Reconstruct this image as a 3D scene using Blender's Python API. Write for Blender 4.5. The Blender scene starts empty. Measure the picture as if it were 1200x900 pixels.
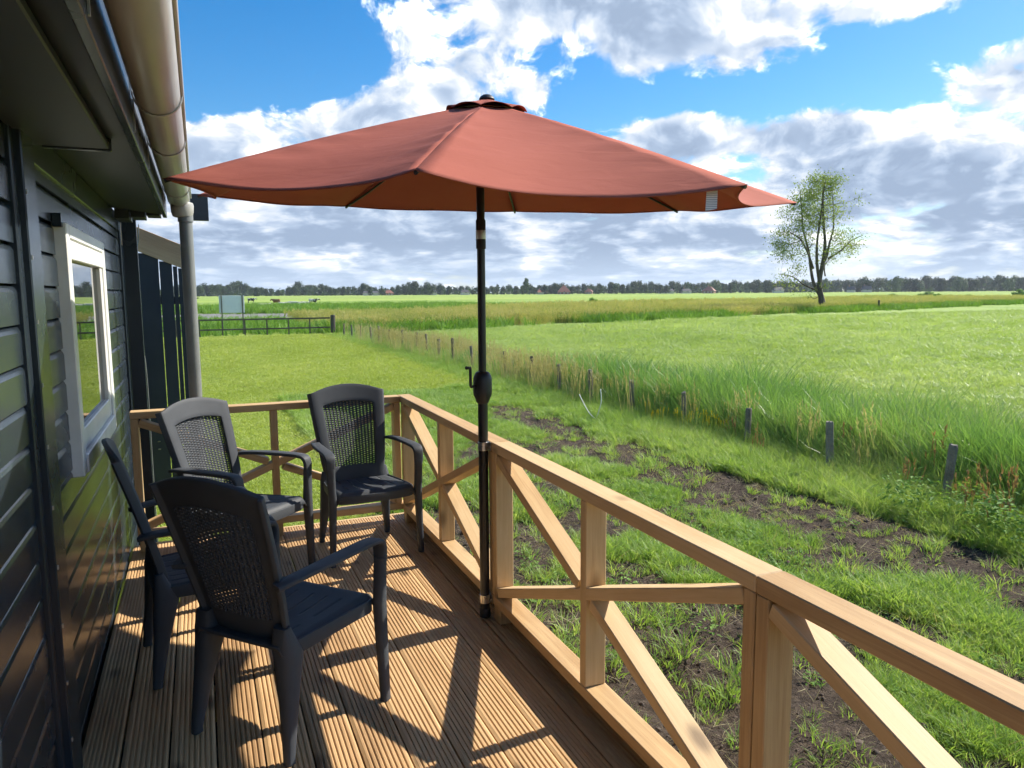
import bpy, bmesh, math, random
import numpy as np
from mathutils import Vector, Matrix, Euler
S = bpy.context.scene
COL = S.collection
R = math.radians
rng = np.random.default_rng(7)
random.seed(7)

# ------------------------------------------------------------------ camera
cam_d = bpy.data.cameras.new('camera'); cam = bpy.data.objects.new('camera', cam_d); COL.objects.link(cam)
cam_d.sensor_width = 36; cam_d.lens = 36*880/1200; cam_d.clip_start = .05; cam_d.clip_end = 9000
right = Vector((.92366, -.38314, -.00660)); down = Vector((-.05254, -.10955, -.99259)); fwd = right.cross(-down) * -1
fwd = Vector((.37958, .91718, -.12134))
right.normalize(); fwd.normalize(); up = right.cross(fwd).normalized()
cam.matrix_world = Matrix(((right.x, up.x, -fwd.x, 0), (right.y, up.y, -fwd.y, 0), (right.z, up.z, -fwd.z, 1.6), (0, 0, 0, 1)))
S.camera = cam

# ------------------------------------------------------------------ render + exposure
S.render.engine = 'CYCLES'
S.view_settings.view_transform = 'Standard'; S.view_settings.look = 'None'
S.view_settings.exposure = 1.22; S.view_settings.gamma = 1
S.cycles.use_denoising = True; S.cycles.use_adaptive_sampling = True; S.cycles.adaptive_threshold = .025; S.cycles.adaptive_min_samples = 20
S.cycles.max_bounces = 6; S.cycles.diffuse_bounces = 3; S.cycles.glossy_bounces = 3; S.cycles.transmission_bounces = 3; S.cycles.transparent_max_bounces = 8
S.cycles.sample_clamp_indirect = 6

# ------------------------------------------------------------------ sun
SUN_EL, SUN_AZ = R(40), R(83)            # azimuth clockwise from +Y
sd = Vector((math.sin(SUN_AZ)*math.cos(SUN_EL), math.cos(SUN_AZ)*math.cos(SUN_EL), math.sin(SUN_EL)))
sl = bpy.data.lights.new('sun', 'SUN'); sl.energy = 3.7; sl.angle = R(.53); sl.color = (1, .93, .82)
sun = bpy.data.objects.new('sun', sl); COL.objects.link(sun)
sun.rotation_euler = sd.to_track_quat('Z', 'Y').to_euler(); sun.location = (20, 5, 30)

# ------------------------------------------------------------------ node helpers
class NT:
    def __init__(s, tree): s.t = tree; s.n = tree.nodes; s.l = tree.links
    def node(s, typ, **kw):
        n = s.n.new(typ)
        for k, v in kw.items(): setattr(n, k, v)
        return n
    def put(s, sock, v):
        if isinstance(v, bpy.types.NodeSocket): s.l.new(v, sock)
        elif v is not None:
            if sock.type == 'RGBA' and len(v) == 3: v = (*v, 1)
            sock.default_value = v
    def m(s, op, a, b=None, c=None, clamp=False):
        n = s.node('ShaderNodeMath', operation=op, use_clamp=clamp)
        for i, v in enumerate((a, b, c)):
            if v is not None: s.put(n.inputs[i], v)
        return n.outputs[0]
    def v(s, op, a, b=None, sc=None):
        n = s.node('ShaderNodeVectorMath', operation=op)
        s.put(n.inputs[0], a)
        if b is not None: s.put(n.inputs[1], b)
        if sc is not None: s.put(n.inputs['Scale'], sc)
        return n.outputs['Value'] if op in ('DOT_PRODUCT', 'LENGTH', 'DISTANCE') else n.outputs[0]
    def noise(s, vec, scale, detail=4, rough=.55, dist=0., out=0, lac=2.):
        n = s.node('ShaderNodeTexNoise'); s.put(n.inputs['Vector'], vec)
        for k, v in (('Scale', scale), ('Detail', detail), ('Roughness', rough), ('Distortion', dist), ('Lacunarity', lac)): n.inputs[k].default_value = v
        return n.outputs[out]
    def ramp(s, f, stops, interp='LINEAR'):
        n = s.node('ShaderNodeValToRGB'); s.put(n.inputs[0], f); e = n.color_ramp.elements; n.color_ramp.interpolation = interp
        while len(e) < len(stops): e.new(.5)
        for q, (p, c) in zip(e, stops): q.position = p; q.color = (*c, 1) if len(c) == 3 else c
        return n.outputs[0]
    def sm(s, x, a, b):
        n = s.node('ShaderNodeMapRange', interpolation_type='SMOOTHSTEP'); s.put(n.inputs[0], x)
        n.inputs[1].default_value = a; n.inputs[2].default_value = b
        return n.outputs[0]
    def mix(s, f, a, b, blend='MIX'):
        n = s.node('ShaderNodeMix', data_type='RGBA', blend_type=blend, clamp_factor=True)
        s.put(n.inputs[0], f); s.put(n.inputs[6], a); s.put(n.inputs[7], b)
        return n.outputs[2]
    def map(s, vec, scale=(1, 1, 1), loc=(0, 0, 0)):
        n = s.node('ShaderNodeMapping'); s.put(n.inputs[0], vec); n.inputs[1].default_value = loc; n.inputs[3].default_value = scale
        return n.outputs[0]
    def xyz(s, x=0., y=0., z=0.):
        n = s.node('ShaderNodeCombineXYZ')
        for i, v in enumerate((x, y, z)): s.put(n.inputs[i], v)
        return n.outputs[0]
    def sep(s, v):
        n = s.node('ShaderNodeSeparateXYZ'); s.put(n.inputs[0], v); return n.outputs

# ------------------------------------------------------------------ world: Nishita sky behind cumulus
w = bpy.data.worlds.new('World'); S.world = w; w.use_nodes = True
w.cycles.sampling_method = 'MANUAL'; w.cycles.sample_map_resolution = 512
N = NT(w.node_tree); N.n.clear()
tc = N.node('ShaderNodeTexCoord').outputs['Generated']
d0 = N.v('NORMALIZE', tc); dx_, dy_, el0 = N.sep(d0)
az = N.m('ARCTAN2', dx_, dy_); el = N.m('ARCSINE', el0)
elp = N.m('MAXIMUM', el, .004)
# a cloud layer in perspective: cells widen and flatten towards the horizon
p = N.xyz(N.m('MULTIPLY', az, 2.2), N.m('MULTIPLY', N.m('POWER', elp, .55), 2.9), N.m('MULTIPLY', dx_, .2))
warp = N.noise(p, 3.4, 2, .5, out=1)
p2 = N.v('ADD', p, N.v('SCALE', N.v('SUBTRACT', warp, (.5, .5, .5)), sc=.20))
# broad masses and gaps of this sky: azimuth deg, elevation deg, half width, half height, amount
CLOUDS = [(34, 19.0, 10, 4.2, .42), (23, 20.8, 8, 2.4, .28), (41.5, 15.6, 2.6, 1.3, .16), (5, 16.6, 6.0, 2.6, -.42), (1.0, 13.6, 3.5, 1.4, -.20), (19, 16.2, 3.0, 1.8, .16),
          (2, 10.3, 5, 2.4, .26), (11, 11.8, 6, 2.2, .28), (18, 13.6, 4, 2.2, .24), (23.9, 14.3, 1.9, 1.6, .34), (28.2, 13.7, 2.2, 1.0, -.40), (36.5, 13.5, 5.0, .9, -.40), (46.5, 14.4, 2.6, 1.3, -.50),
          (50, 18.0, 6, 1.5, .36), (54.5, 12.8, 4.2, 2.2, .42), (34, 10.8, 5, 1.6, .30), (43, 10.6, 7, 1.5, .34), (50, 8.0, 9, 2.4, .36), (20, 5.5, 26, 3.0, .22)]
off = None
for a0, e0, sa, se, k in CLOUDS:
    qa = N.m('MULTIPLY_ADD', az, 1/R(sa), -a0/sa); qe = N.m('MULTIPLY_ADD', el, 1/R(se), -e0/se)
    q = N.m('MULTIPLY_ADD', qa, qa, N.m('MULTIPLY', qe, qe))
    gss = N.m('POWER', math.exp(-1), q)
    off = N.m('MULTIPLY', gss, k) if off is None else N.m('MULTIPLY_ADD', gss, k, off)
cover = N.m('MULTIPLY', N.m('SUBTRACT', 1., N.sm(el, .05, .22)), .28)
off = N.m('ADD', off, cover)
def cl(vec, detail):
    return N.m('MULTIPLY_ADD', N.noise(vec, 2.6, 2, .5), .80, N.m('MULTIPLY', N.noise(vec, 7.0, detail, .60), .72))
D0 = N.m('ADD', cl(p2, 8), off)
D1 = N.m('ADD', cl(N.v('ADD', p2, (.030, .034, 0)), 4), off)
D2 = N.m('ADD', cl(N.v('ADD', p2, (.06, .13, 0)), 2), off)
TH = .86
cov = N.sm(D0, TH-.03, TH+.12)
lit = N.sm(N.m('SUBTRACT', D0, D1), -.10, .13)
lowb = N.m('SUBTRACT', 1., N.sm(el, .03, .19))
under = N.m('MULTIPLY_ADD', lowb, .62, N.sm(D2, TH+.02, TH+.42))
puff = N.noise(N.xyz(N.m('MULTIPLY', az, 9.), N.m('MULTIPLY', N.m('POWER', elp, .8), 30.), 3.1), 1.0, 6, .6)
puff = N.m('MULTIPLY', N.m('MULTIPLY', N.m('SUBTRACT', puff, .47), 3.0), lowb)
shade = N.m('ADD', N.m('SUBTRACT', N.m('MULTIPLY_ADD', lit, .46, .60), N.m('MULTIPLY', under, .58)), puff, clamp=True)
ccol = N.ramp(shade, [(0, (1.35, 1.75, 2.4)), (.22, (1.8, 2.25, 2.95)), (.42, (2.4, 2.8, 3.4)), (.62, (3.1, 3.35, 3.7)), (.82, (4.4, 4.5, 4.6)), (1, (9, 9, 8.8))])
sky = N.node('ShaderNodeTexSky', sky_type='NISHITA'); sky.sun_disc = False; sky.sun_elevation = SUN_EL; sky.sun_rotation = SUN_AZ
sky.air_density = 1.0; sky.dust_density = .4; sky.ozone_density = 3.0; sky.altitude = 0
hsv = N.node('ShaderNodeHueSaturation'); hsv.inputs['Saturation'].default_value = 1.42; hsv.inputs['Value'].default_value = .60
N.put(hsv.inputs['Color'], sky.outputs[0])
skyc = hsv.outputs[0]
allc = N.mix(cov, skyc, ccol)
lowhaze = N.m('MULTIPLY', N.m('SUBTRACT', 1., N.sm(el0, .0, .07)), .6)
allc = N.mix(lowhaze, allc, (2.5, 3.1, 3.9))
bg = N.node('ShaderNodeBackground'); bg.inputs['Strength'].default_value = .12
N.put(bg.inputs['Color'], allc)
wo = N.node('ShaderNodeOutputWorld'); N.l.new(bg.outputs[0], wo.inputs[0])

# ------------------------------------------------------------------ materials
MATS = {}
def mat(name):
    m_ = bpy.data.materials.new(name); m_.use_nodes = True; t = NT(m_.node_tree); t.n.clear()
    out = t.node('ShaderNodeOutputMaterial'); b = t.node('ShaderNodeBsdfPrincipled'); t.l.new(b.outputs[0], out.inputs[0])
    t.b, t.out = b, out; MATS[name] = m_; t.mat = m_
    return t
def bump(t, h, strength=.3, dist=.01):
    n = t.node('ShaderNodeBump'); n.inputs['Strength'].default_value = strength; n.inputs['Distance'].default_value = dist
    t.put(n.inputs['Height'], h); t.l.new(n.outputs[0], t.b.inputs['Normal']); return n
def P(t, **k):
    for a, v in k.items(): t.put(t.b.inputs[a.replace('_', ' ')], v)
def objvec(t, k=37.):
    oc = t.node('ShaderNodeTexCoord').outputs['Object']; rd = t.node('ShaderNodeObjectInfo').outputs['Random']
    r_ = t.m('MULTIPLY', rd, k)
    return t.v('ADD', oc, t.xyz(r_, r_, r_)), rd

def wood(name, c_dark, c_mid, c_light, rough=.6, knots=True, grain=.35):
    t = mat(name); v, rd = objvec(t)
    g1 = t.noise(t.map(v, (1.1, 22, 22)), 2.2, 5, .6, .5)
    g2 = t.noise(t.map(v, (3, 120, 120)), 2., 3, .6)
    bl = t.noise(t.map(v, (1.6, 5, 5)), 1.4, 3, .5)
    f = t.m('ADD', t.m('MULTIPLY', g1, .5), t.m('ADD', t.m('MULTIPLY', g2, .22), t.m('MULTIPLY', bl, .42)))
    f = t.m('ADD', f, t.m('MULTIPLY', t.m('SUBTRACT', rd, .5), .26))
    col = t.ramp(f, [(.36, c_dark), (.55, c_mid), (.76, c_light)])
    if knots:
        vo = t.node('ShaderNodeTexVoronoi'); t.put(vo.inputs['Vector'], t.map(v, (3.0, 6., 6.))); vo.inputs['Scale'].default_value = 1.; vo.inputs['Randomness'].default_value = 1
        kn = t.m('SUBTRACT', 1., t.sm(vo.outputs['Distance'], .05, .24))
        pick = t.sm(t.sep(vo.outputs['Color'])[0], .2, .25)
        col = t.mix(t.m('MULTIPLY', t.m('MULTIPLY', kn, pick), .85), col, tuple(a*.42 for a in c_dark))
    P(t, Base_Color=col, Roughness=t.m('ADD', rough-.08, t.m('MULTIPLY', g1, .2)))
    t.b.inputs['Specular IOR Level'].default_value = .35
    bump(t, t.m('ADD', g1, t.m('MULTIPLY', g2, .6)), grain, .0016)
    return t
wood('timber', (.40, .245, .108), (.53, .355, .172), (.62, .445, .24), .58)
wood('deck_wood', (.30, .178, .080), (.49, .305, .142), (.62, .41, .205), .62)
wood('old_post', (.07, .06, .05), (.14, .125, .10), (.24, .22, .18), .85, False, .8)
wood('shed_roof_wood', (.34, .20, .11), (.46, .29, .17), (.56, .38, .23), .7, False)

t = mat('house_paint'); v, rd = objvec(t)
n1 = t.noise(t.map(v, (1.5, 14, 14)), 3, 5, .6); n2 = t.noise(v, 1.3, 4, .6)
P(t, Base_Color=t.ramp(t.m('ADD', t.m('MULTIPLY', n2, .7), t.m('MULTIPLY', rd, .3)), [(.3, (.014, .021, .029)), (.7, (.024, .033, .042))]), Roughness=t.m('ADD', .13, t.m('MULTIPLY', n2, .24))); t.b.inputs['Specular IOR Level'].default_value = .36
bump(t, n1, .25, .002)
t = mat('soffit_paint'); v, rd = objvec(t); n2 = t.noise(v, 2.3, 4, .6)
P(t, Base_Color=t.ramp(n2, [(.3, (.018, .024, .034)), (.7, (.028, .036, .050))]), Roughness=.5); bump(t, t.noise(v, 60, 3), .1, .001)
t = mat('window_white'); v, rd = objvec(t)
P(t, Base_Color=t.ramp(t.noise(v, 6, 4), [(.3, (.66, .66, .63)), (.7, (.78, .78, .75))]), Roughness=.35)
t = mat('window_glass'); P(t, Base_Color=(.008, .01, .01), Roughness=.015, IOR=1.75); t.b.inputs['Specular IOR Level'].default_value = .75
t = mat('gutter_plastic'); v, rd = objvec(t)
P(t, Base_Color=t.ramp(t.noise(t.map(v, (4, .6, 4)), 4, 4), [(.3, (.33, .32, .295)), (.7, (.42, .405, .37))]), Roughness=.36)
t = mat('pipe_plastic'); v, rd = objvec(t)
P(t, Base_Color=t.ramp(t.noise(v, 5, 4), [(.3, (.17, .18, .175)), (.7, (.22, .23, .225))]), Roughness=.33)
t = mat('bracket_metal'); P(t, Base_Color=(.5, .49, .46), Metallic=.8, Roughness=.35)
t = mat('steel'); v, rd = objvec(t); P(t, Base_Color=(.62, .60, .56), Metallic=1., Roughness=t.m('ADD', .22, t.m('MULTIPLY', t.noise(v, 40, 3), .15)))
t = mat('black_metal'); v, rd = objvec(t); P(t, Base_Color=(.012, .012, .013), Roughness=.32); bump(t, t.noise(v, 300, 2), .06, .0006)
t = mat('black_plastic'); v, rd = objvec(t); P(t, Base_Color=(.014, .015, .016), Roughness=.48); bump(t, t.noise(v, 200, 2), .1, .0006)
t = mat('chair_plastic'); v, rd = objvec(t)
P(t, Base_Color=t.ramp(t.noise(v, 5, 4), [(.3, (.050, .055, .062)), (.7, (.066, .072, .080))]), Roughness=t.m('ADD', .48, t.m('MULTIPLY', t.noise(v, 9, 5), .2))); t.b.inputs['Specular IOR Level'].default_value = .2
bump(t, t.noise(v, 420, 2, .5), .12, .0006)
t = mat('cord_white'); P(t, Base_Color=(.7, .7, .66), Roughness=.5)
t = mat('tag_white'); v, rd = objvec(t)
wv = t.node('ShaderNodeTexWave', wave_type='BANDS', bands_direction='Z'); t.put(wv.inputs['Vector'], v); wv.inputs['Scale'].default_value = 45; wv.inputs['Distortion'].default_value = 1.
P(t, Base_Color=t.mix(t.sm(wv.outputs['Fac'], .6, .8), (.72, .72, .70), (.35, .36, .38)), Roughness=.8)

# canopy cloth
t = mat('canopy_cloth'); oc = t.node('ShaderNodeTexCoord').outputs['Object']
n1 = t.noise(oc, 1.6, 4, .6); wr = t.noise(t.map(oc, (2, 2, 9)), 3.0, 4, .5, .8)
uvn = t.noise(oc, 420, 2, .5)
colr = t.ramp(t.m('ADD', t.m('MULTIPLY', n1, .7), t.m('MULTIPLY', uvn, .3)), [(.3, (.38, .105, .068)), (.7, (.46, .14, .095))])
P(t, Base_Color=colr, Roughness=.85); t.b.inputs['Specular IOR Level'].default_value = .2
bb = bump(t, t.m('ADD', wr, t.m('MULTIPLY', uvn, .05)), .3, .010)
tr = t.node('ShaderNodeBsdfTranslucent'); t.put(tr.inputs[0], (.38, .085, .05)); t.l.new(bb.outputs[0], tr.inputs['Normal'])
mx = t.node('ShaderNodeMixShader'); mx.inputs[0].default_value = .16
t.l.new(t.b.outputs[0], mx.inputs[1]); t.l.new(tr.outputs[0], mx.inputs[2]); t.l.new(mx.outputs[0], t.out.inputs[0])

def leafmat(name, c1, c2, c3, rough=.45, trans=.4, spec=.4, hue=True):
    t = mat(name); rd = t.node('ShaderNodeObjectInfo').outputs['Random']
    ge = t.node('ShaderNodeNewGeometry'); ri = ge.outputs['Random Per Island']
    pos = t.noise(ge.outputs['Position'], .55, 4, .6)
    pos2 = t.noise(ge.outputs['Position'], .13, 3, .6)
    f = t.m('ADD', t.m('MULTIPLY', ri, .36), t.m('ADD', t.m('MULTIPLY', rd, .22), t.m('ADD', t.m('MULTIPLY', pos, .40), t.m('MULTIPLY_ADD', pos2, .80, -.37))))
    c = t.ramp(f, [(.22, c1), (.55, c2), (.85, c3)])
    P(t, Base_Color=c, Roughness=rough); t.b.inputs['Specular IOR Level'].default_value = spec
    tr = t.node('ShaderNodeBsdfTranslucent'); t.put(tr.inputs[0], t.mix(1., c, (1.25, 1.25, .55), 'MULTIPLY'))
    mx = t.node('ShaderNodeMixShader'); mx.inputs[0].default_value = trans
    t.l.new(t.b.outputs[0], mx.inputs[1]); t.l.new(tr.outputs[0], mx.inputs[2]); t.l.new(mx.outputs[0], t.out.inputs[0])
    return t
leafmat('grass_lawn', (0.288, 0.367, 0.077), (0.388, 0.471, 0.125), (0.512, 0.551, 0.204), .5, .42, .3)
leafmat('grass_rough', (0.191, 0.322, 0.083), (0.309, 0.448, 0.119), (0.500, 0.560, 0.286), .5, .42, .3)
leafmat('grass_reed', (0.103, 0.229, 0.069), (0.195, 0.337, 0.108), (0.379, 0.433, 0.231), .36, .42, .45)
leafmat('grass_field', (0.247, 0.351, 0.105), (0.358, 0.472, 0.164), (0.494, 0.568, 0.284), .45, .42, .3)
leafmat('grass_dry', (.30, .29, .13), (.45, .40, .23), (.56, .50, .33), .6, .35, .2)
leafmat('grass_tan', (0.276, 0.345, 0.103), (0.460, 0.437, 0.184), (0.621, 0.540, 0.299), .6, .35, .2)
leafmat('sorrel_red', (.22, .15, .07), (.31, .19, .11), (.37, .25, .15), .6, .3)
leafmat('weed_green', (0.098, 0.210, 0.042), (0.168, 0.308, 0.063), (0.280, 0.406, 0.112), .65, .35, .15)
leafmat('flower_yellow', (.40, .33, .03), (.55, .46, .04), (.6, .55, .1), .6, .3)
leafmat('tree_leaf', (0.120, 0.192, 0.042), (0.192, 0.264, 0.066), (0.300, 0.360, 0.108), .5, .45)
leafmat('far_leaf', (.022, .045, .022), (.038, .068, .030), (.06, .095, .038), .6, .25, .2)
leafmat('far_leaf_pale', (.06, .10, .045), (.085, .135, .06), (.11, .16, .07), .6, .25, .2)
t = mat('bark'); v, rd = objvec(t); P(t, Base_Color=t.ramp(t.noise(t.map(v, (3, 3, .6)), 3, 5), [(.3, (.055, .045, .035)), (.7, (.13, .11, .085))]), Roughness=.9); bump(t, t.noise(t.map(v, (6, 6, 1)), 6, 5), .8, .03)

def plain(name, c, rough=.7, var=.15):
    t = mat(name); v, rd = objvec(t)
    P(t, Base_Color=t.ramp(t.noise(v, 1.5, 5), [(.3, tuple(a*(1-var) for a in c)), (.7, tuple(a*(1+var) for a in c))]), Roughness=rough); return t
plain('roof_tile', (.26, .10, .065)); plain('roof_dark', (.07, .07, .075)); plain('brick_wall', (.24, .13, .09)); plain('pale_wall', (.55, .53, .49))
plain('far_glass', (.05, .06, .07), .2); plain('sign_grey', (.80, .82, .83), .5, .04); plain('rail_dark', (.10, .085, .07), .8)
plain('cow_white', (.6, .57, .52)); plain('cow_brown', (.22, .11, .06)); plain('cow_black', (.03, .028, .027)); plain('asphalt', (.20, .19, .18), .85)
t = mat('cow_patch'); v, rd = objvec(t)
P(t, Base_Color=t.ramp(t.noise(v, 1.6, 2), [(.5, (.62, .59, .54)), (.53, (.035, .03, .03))]), Roughness=.8)

# ground: soil and turf by a mask stored on the mesh, fields by place
t = mat('ground_mix')
ge = t.node('ShaderNodeNewGeometry'); pos = ge.outputs['Position']; px_, py_, pz_ = t.sep(pos)
at = t.node('ShaderNodeAttribute', attribute_name='soil').outputs['Fac']
n_f = t.noise(pos, 9, 6, .65); n_m = t.noise(pos, 1.7, 5, .6); n_b = t.noise(pos, .09, 5, .6)
soil = t.ramp(t.noise(pos, 24, 6, .7), [(.3, (.032, .024, .018)), (.55, (.080, .060, .044)), (.78, (.18, .138, .10))])
turf = t.ramp(t.m('ADD', t.m('MULTIPLY', n_f, .5), t.m('MULTIPLY', n_m, .5)), [(.3, (.15, .22, .035)), (.55, (.25, .33, .06)), (.75, (.34, .40, .10))])
st = t.noise(t.map(pos, (.05, .9, 1)), 1., 5, .65)
n_g = t.noise(t.map(pos, (.9, .35, 1)), 1.1, 7, .7)
field = t.ramp(t.m('ADD', t.m('MULTIPLY', n_g, .42), t.m('ADD', t.m('MULTIPLY', n_b, .3), t.m('MULTIPLY', st, .28))), [(.33, (.20, .29, .07)), (.5, (.29, .39, .11)), (.68, (.38, .46, .16))])
farf = t.ramp(t.m('ADD', t.m('MULTIPLY', t.noise(t.map(pos, (.004, .03, 1)), 1., 4), .6), t.m('MULTIPLY', t.noise(t.map(pos, (.02, .12, 1)), 1., 5), .4)), [(.35, (.18, .27, .06)), (.5, (.27, .37, .08)), (.66, (.36, .44, .11))])
near_lawn = t.sm(px_, 7.6, 6.4)
base = t.mix(near_lawn, field, turf)
base = t.mix(t.sm(t.m('ADD', py_, t.m('MULTIPLY', px_, .15)), 60, 95), base, farf)
sm_ = t.sm(t.m('ADD', at, t.m('MULTIPLY', t.m('SUBTRACT', n_f, .5), .7)), .42, .62)
P(t, Base_Color=t.mix(sm_, base, soil), Roughness=.95); t.b.inputs['Specular IOR Level'].default_value = .15
bump(t, t.m('ADD', n_f, t.noise(pos, 40, 5, .7)), .9, .03)

# ------------------------------------------------------------------ mesh helpers
def link(name, me, m=None, parent=None, mw=None, loc=None):
    o = bpy.data.objects.new(name, me); COL.objects.link(o)
    if m is not None and me is not None and len(me.materials) == 0: me.materials.append(MATS[m])
    if parent is not None: o.parent = parent
    if mw is not None: o.matrix_local = mw
    if loc is not None: o.location = loc
    return o
def tag(o, label=None, cat=None, group=None, kind=None):
    if label: o['label'] = label
    if cat: o['category'] = cat
    if group: o['group'] = group
    if kind: o['kind'] = kind
    return o
def empty(name, loc=(0, 0, 0), rz=0):
    o = bpy.data.objects.new(name, None); COL.objects.link(o); o.location = loc; o.rotation_euler = (0, 0, rz); o.empty_display_size = .1; return o
def pyd(name, v, f, smooth=False):
    me = bpy.data.meshes.new(name); me.from_pydata([tuple(map(float, a)) for a in v], [], [tuple(a) for a in f]); me.update()
    if smooth: me.shade_smooth()
    return me
def bm_mesh(name, bm, smooth=False):
    me = bpy.data.meshes.new(name); bmesh.ops.recalc_face_normals(bm, faces=bm.faces); bm.to_mesh(me); bm.free()
    if smooth: me.shade_smooth()
    return me
def box_me(name, sx, sy, sz, bev=.0, seg=1, center=True):
    bm = bmesh.new(); bmesh.ops.create_cube(bm, size=1); bmesh.ops.scale(bm, vec=(sx, sy, sz), verts=bm.verts)
    if bev: bmesh.ops.bevel(bm, geom=bm.edges[:], offset=bev, segments=seg, affect='EDGES', profile=.5)
    return bm_mesh(name, bm)
def box(name, x0, x1, y0, y1, z0, z1, m, parent=None, bev=.0, long='x'):
    """box by bounds, its local X along the grain"""
    sx, sy, sz = x1-x0, y1-y0, z1-z0; c = Vector(((x0+x1)/2, (y0+y1)/2, (z0+z1)/2))
    if long == 'y': me = box_me(name, sy, sx, sz, bev); M_ = Matrix.Translation(c) @ Matrix.Rotation(R(90), 4, 'Z')
    elif long == 'z': me = box_me(name, sz, sy, sx, bev); M_ = Matrix.Translation(c) @ Matrix.Rotation(R(-90), 4, 'Y')
    else: me = box_me(name, sx, sy, sz, bev); M_ = Matrix.Translation(c)
    return link(name, me, m, parent, M_)
def beam(name, p, q, w_, h_, side, m, parent=None, bev=.003):
    """bar from p to q; w_ along the horizontal axis 'side', h_ across it"""
    p, q = Vector(p), Vector(q); L = (q-p).length; X = (q-p).normalized(); Y = (Vector(side) - X*X.dot(Vector(side))).normalized(); Z = X.cross(Y)
    c = (p+q)/2
    M_ = Matrix(((X.x, Y.x, Z.x, c.x), (X.y, Y.y, Z.y, c.y), (X.z, Y.z, Z.z, c.z), (0, 0, 0, 1)))
    return link(name, box_me(name, L, w_, h_, bev), m, parent, M_)
def tube_data(pts, rad, n=10, cap=True):
    pts = [Vector(p) for p in pts]; V, Fc = [], []
    rad = rad if hasattr(rad, '__len__') else [rad]*len(pts)
    T0 = (pts[1]-pts[0]).normalized(); ref = Vector((0, 0, 1)) if abs(T0.z) < .9 else Vector((1, 0, 0)); A = T0.cross(ref).normalized()
    for i, p in enumerate(pts):
        T = (pts[min(i+1, len(pts)-1)] - pts[max(i-1, 0)]).normalized(); A = (A - T*A.dot(T)).normalized(); B = T.cross(A)
        for k in range(n): a = 2*math.pi*k/n; V.append(p + (A*math.cos(a) + B*math.sin(a))*rad[i])
    for i in range(len(pts)-1):
        for k in range(n): Fc.append((i*n+k, i*n+(k+1) % n, (i+1)*n+(k+1) % n, (i+1)*n+k))
    if cap: Fc.append(tuple(range(n-1, -1, -1))); Fc.append(tuple(range((len(pts)-1)*n, len(pts)*n)))
    return V, Fc
def tube(name, pts, rad, m, parent=None, n=12, smooth=True):
    V, Fc = tube_data(pts, rad, n); me = pyd(name, V, Fc)
    for p in me.polygons: p.use_smooth = smooth and len(p.vertices) == 4
    return link(name, me, m, parent)
def lathe(name, prof, m, parent=None, loc=(0, 0, 0), n=24, smooth=True, rot=None):
    V, Fc = [], []
    for r_, z in prof:
        for k in range(n): a = 2*math.pi*k/n; V.append((r_*math.cos(a), r_*math.sin(a), z))
    for i in range(len(prof)-1):
        for k in range(n): Fc.append((i*n+k, i*n+(k+1) % n, (i+1)*n+(k+1) % n, (i+1)*n+k))
    Fc.append(tuple(range(n-1, -1, -1))); Fc.append(tuple(range((len(prof)-1)*n, len(prof)*n)))
    me = pyd(name, V, Fc)
    for p in me.polygons: p.use_smooth = smooth and len(p.vertices) == 4
    try: me.set_sharp_from_angle(angle=R(40))
    except Exception: pass
    return link(name, me, m, parent, loc=loc)
def copy_tree(o, parent=None):
    c = o.copy(); COL.objects.link(c)
    if parent is not None: c.parent = parent
    for ch in list(o.children): copy_tree(ch, c)
    return c
# value noise for placing things
def vnoise(x, y, sc, seed=0):
    x = np.asarray(x)*sc; y = np.asarray(y)*sc; xi = np.floor(x).astype(np.int64); yi = np.floor(y).astype(np.int64); xf = x-xi; yf = y-yi
    def h(a, b):
        n = (a*374761393 + b*668265263 + seed*1442695041) & 0xffffffff; n = ((n ^ (n >> 13))*1274126177) & 0xffffffff
        return ((n ^ (n >> 16)) & 0xffff)/65535.
    u = xf*xf*(3-2*xf); v = yf*yf*(3-2*yf)
    return (h(xi, yi)*(1-u)+h(xi+1, yi)*u)*(1-v) + (h(xi, yi+1)*(1-u)+h(xi+1, yi+1)*u)*v
def fbm(x, y, sc, o=4, seed=0):
    a, s, tt = 1., 0., 0.
    for i in range(o): s = s + a*vnoise(x, y, sc*2**i, seed+i); tt += a; a *= .55
    return s/tt
def sstep(x, a, b): q = np.clip((x-a)/(b-a), 0, 1); return q*q*(3-2*q)
GZ = -.45
def soil_mask(x, y):
    n = fbm(x, y, .9, 4, 3); n2 = fbm(x, y, 2.6, 3, 9)
    bed = sstep(x, 3.3, 2.3)*sstep(y, 7.5, 4.5)*.78                       # bare bed along the terrace
    track = np.exp(-((x-4.95-.25*np.sin(y*.5))/.42)**2)*.62*sstep(y, 15, 11)
    patch = .50*sstep(y, 14, 10)*sstep(x, 5.9, 5.3)
    m = (bed + track + patch)*(.25+1.5*n) + (n2-.5)*.55
    m = m*sstep(x, 6.3, 5.6)*sstep(y, 14.5, 12.5)*sstep(x, .6, 1.3)
    m = m + .66*np.exp(-((x-1.25-.5*np.sin(y*.22))/.30)**2)*sstep(y, 15, 18)*sstep(y, 33, 27)*(fbm(x, y, 1.3, 3, 17)*2-.45)
    m = np.where((x < 1.4) & (y < 5.3), 1., m)
    return np.clip(m, 0, 1)
def ground_z(x, y):
    s = soil_mask(x, y)
    near = sstep(np.hypot(x, y), 60, 20)
    return GZ + s*((fbm(x, y, 5, 4, 21)-.5)*.12) + near*((fbm(x, y, .5, 2, 31)-.5)*.06) - .25*np.exp(-((x-8.0)/.6)**2)*sstep(y, 40, 34)

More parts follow.
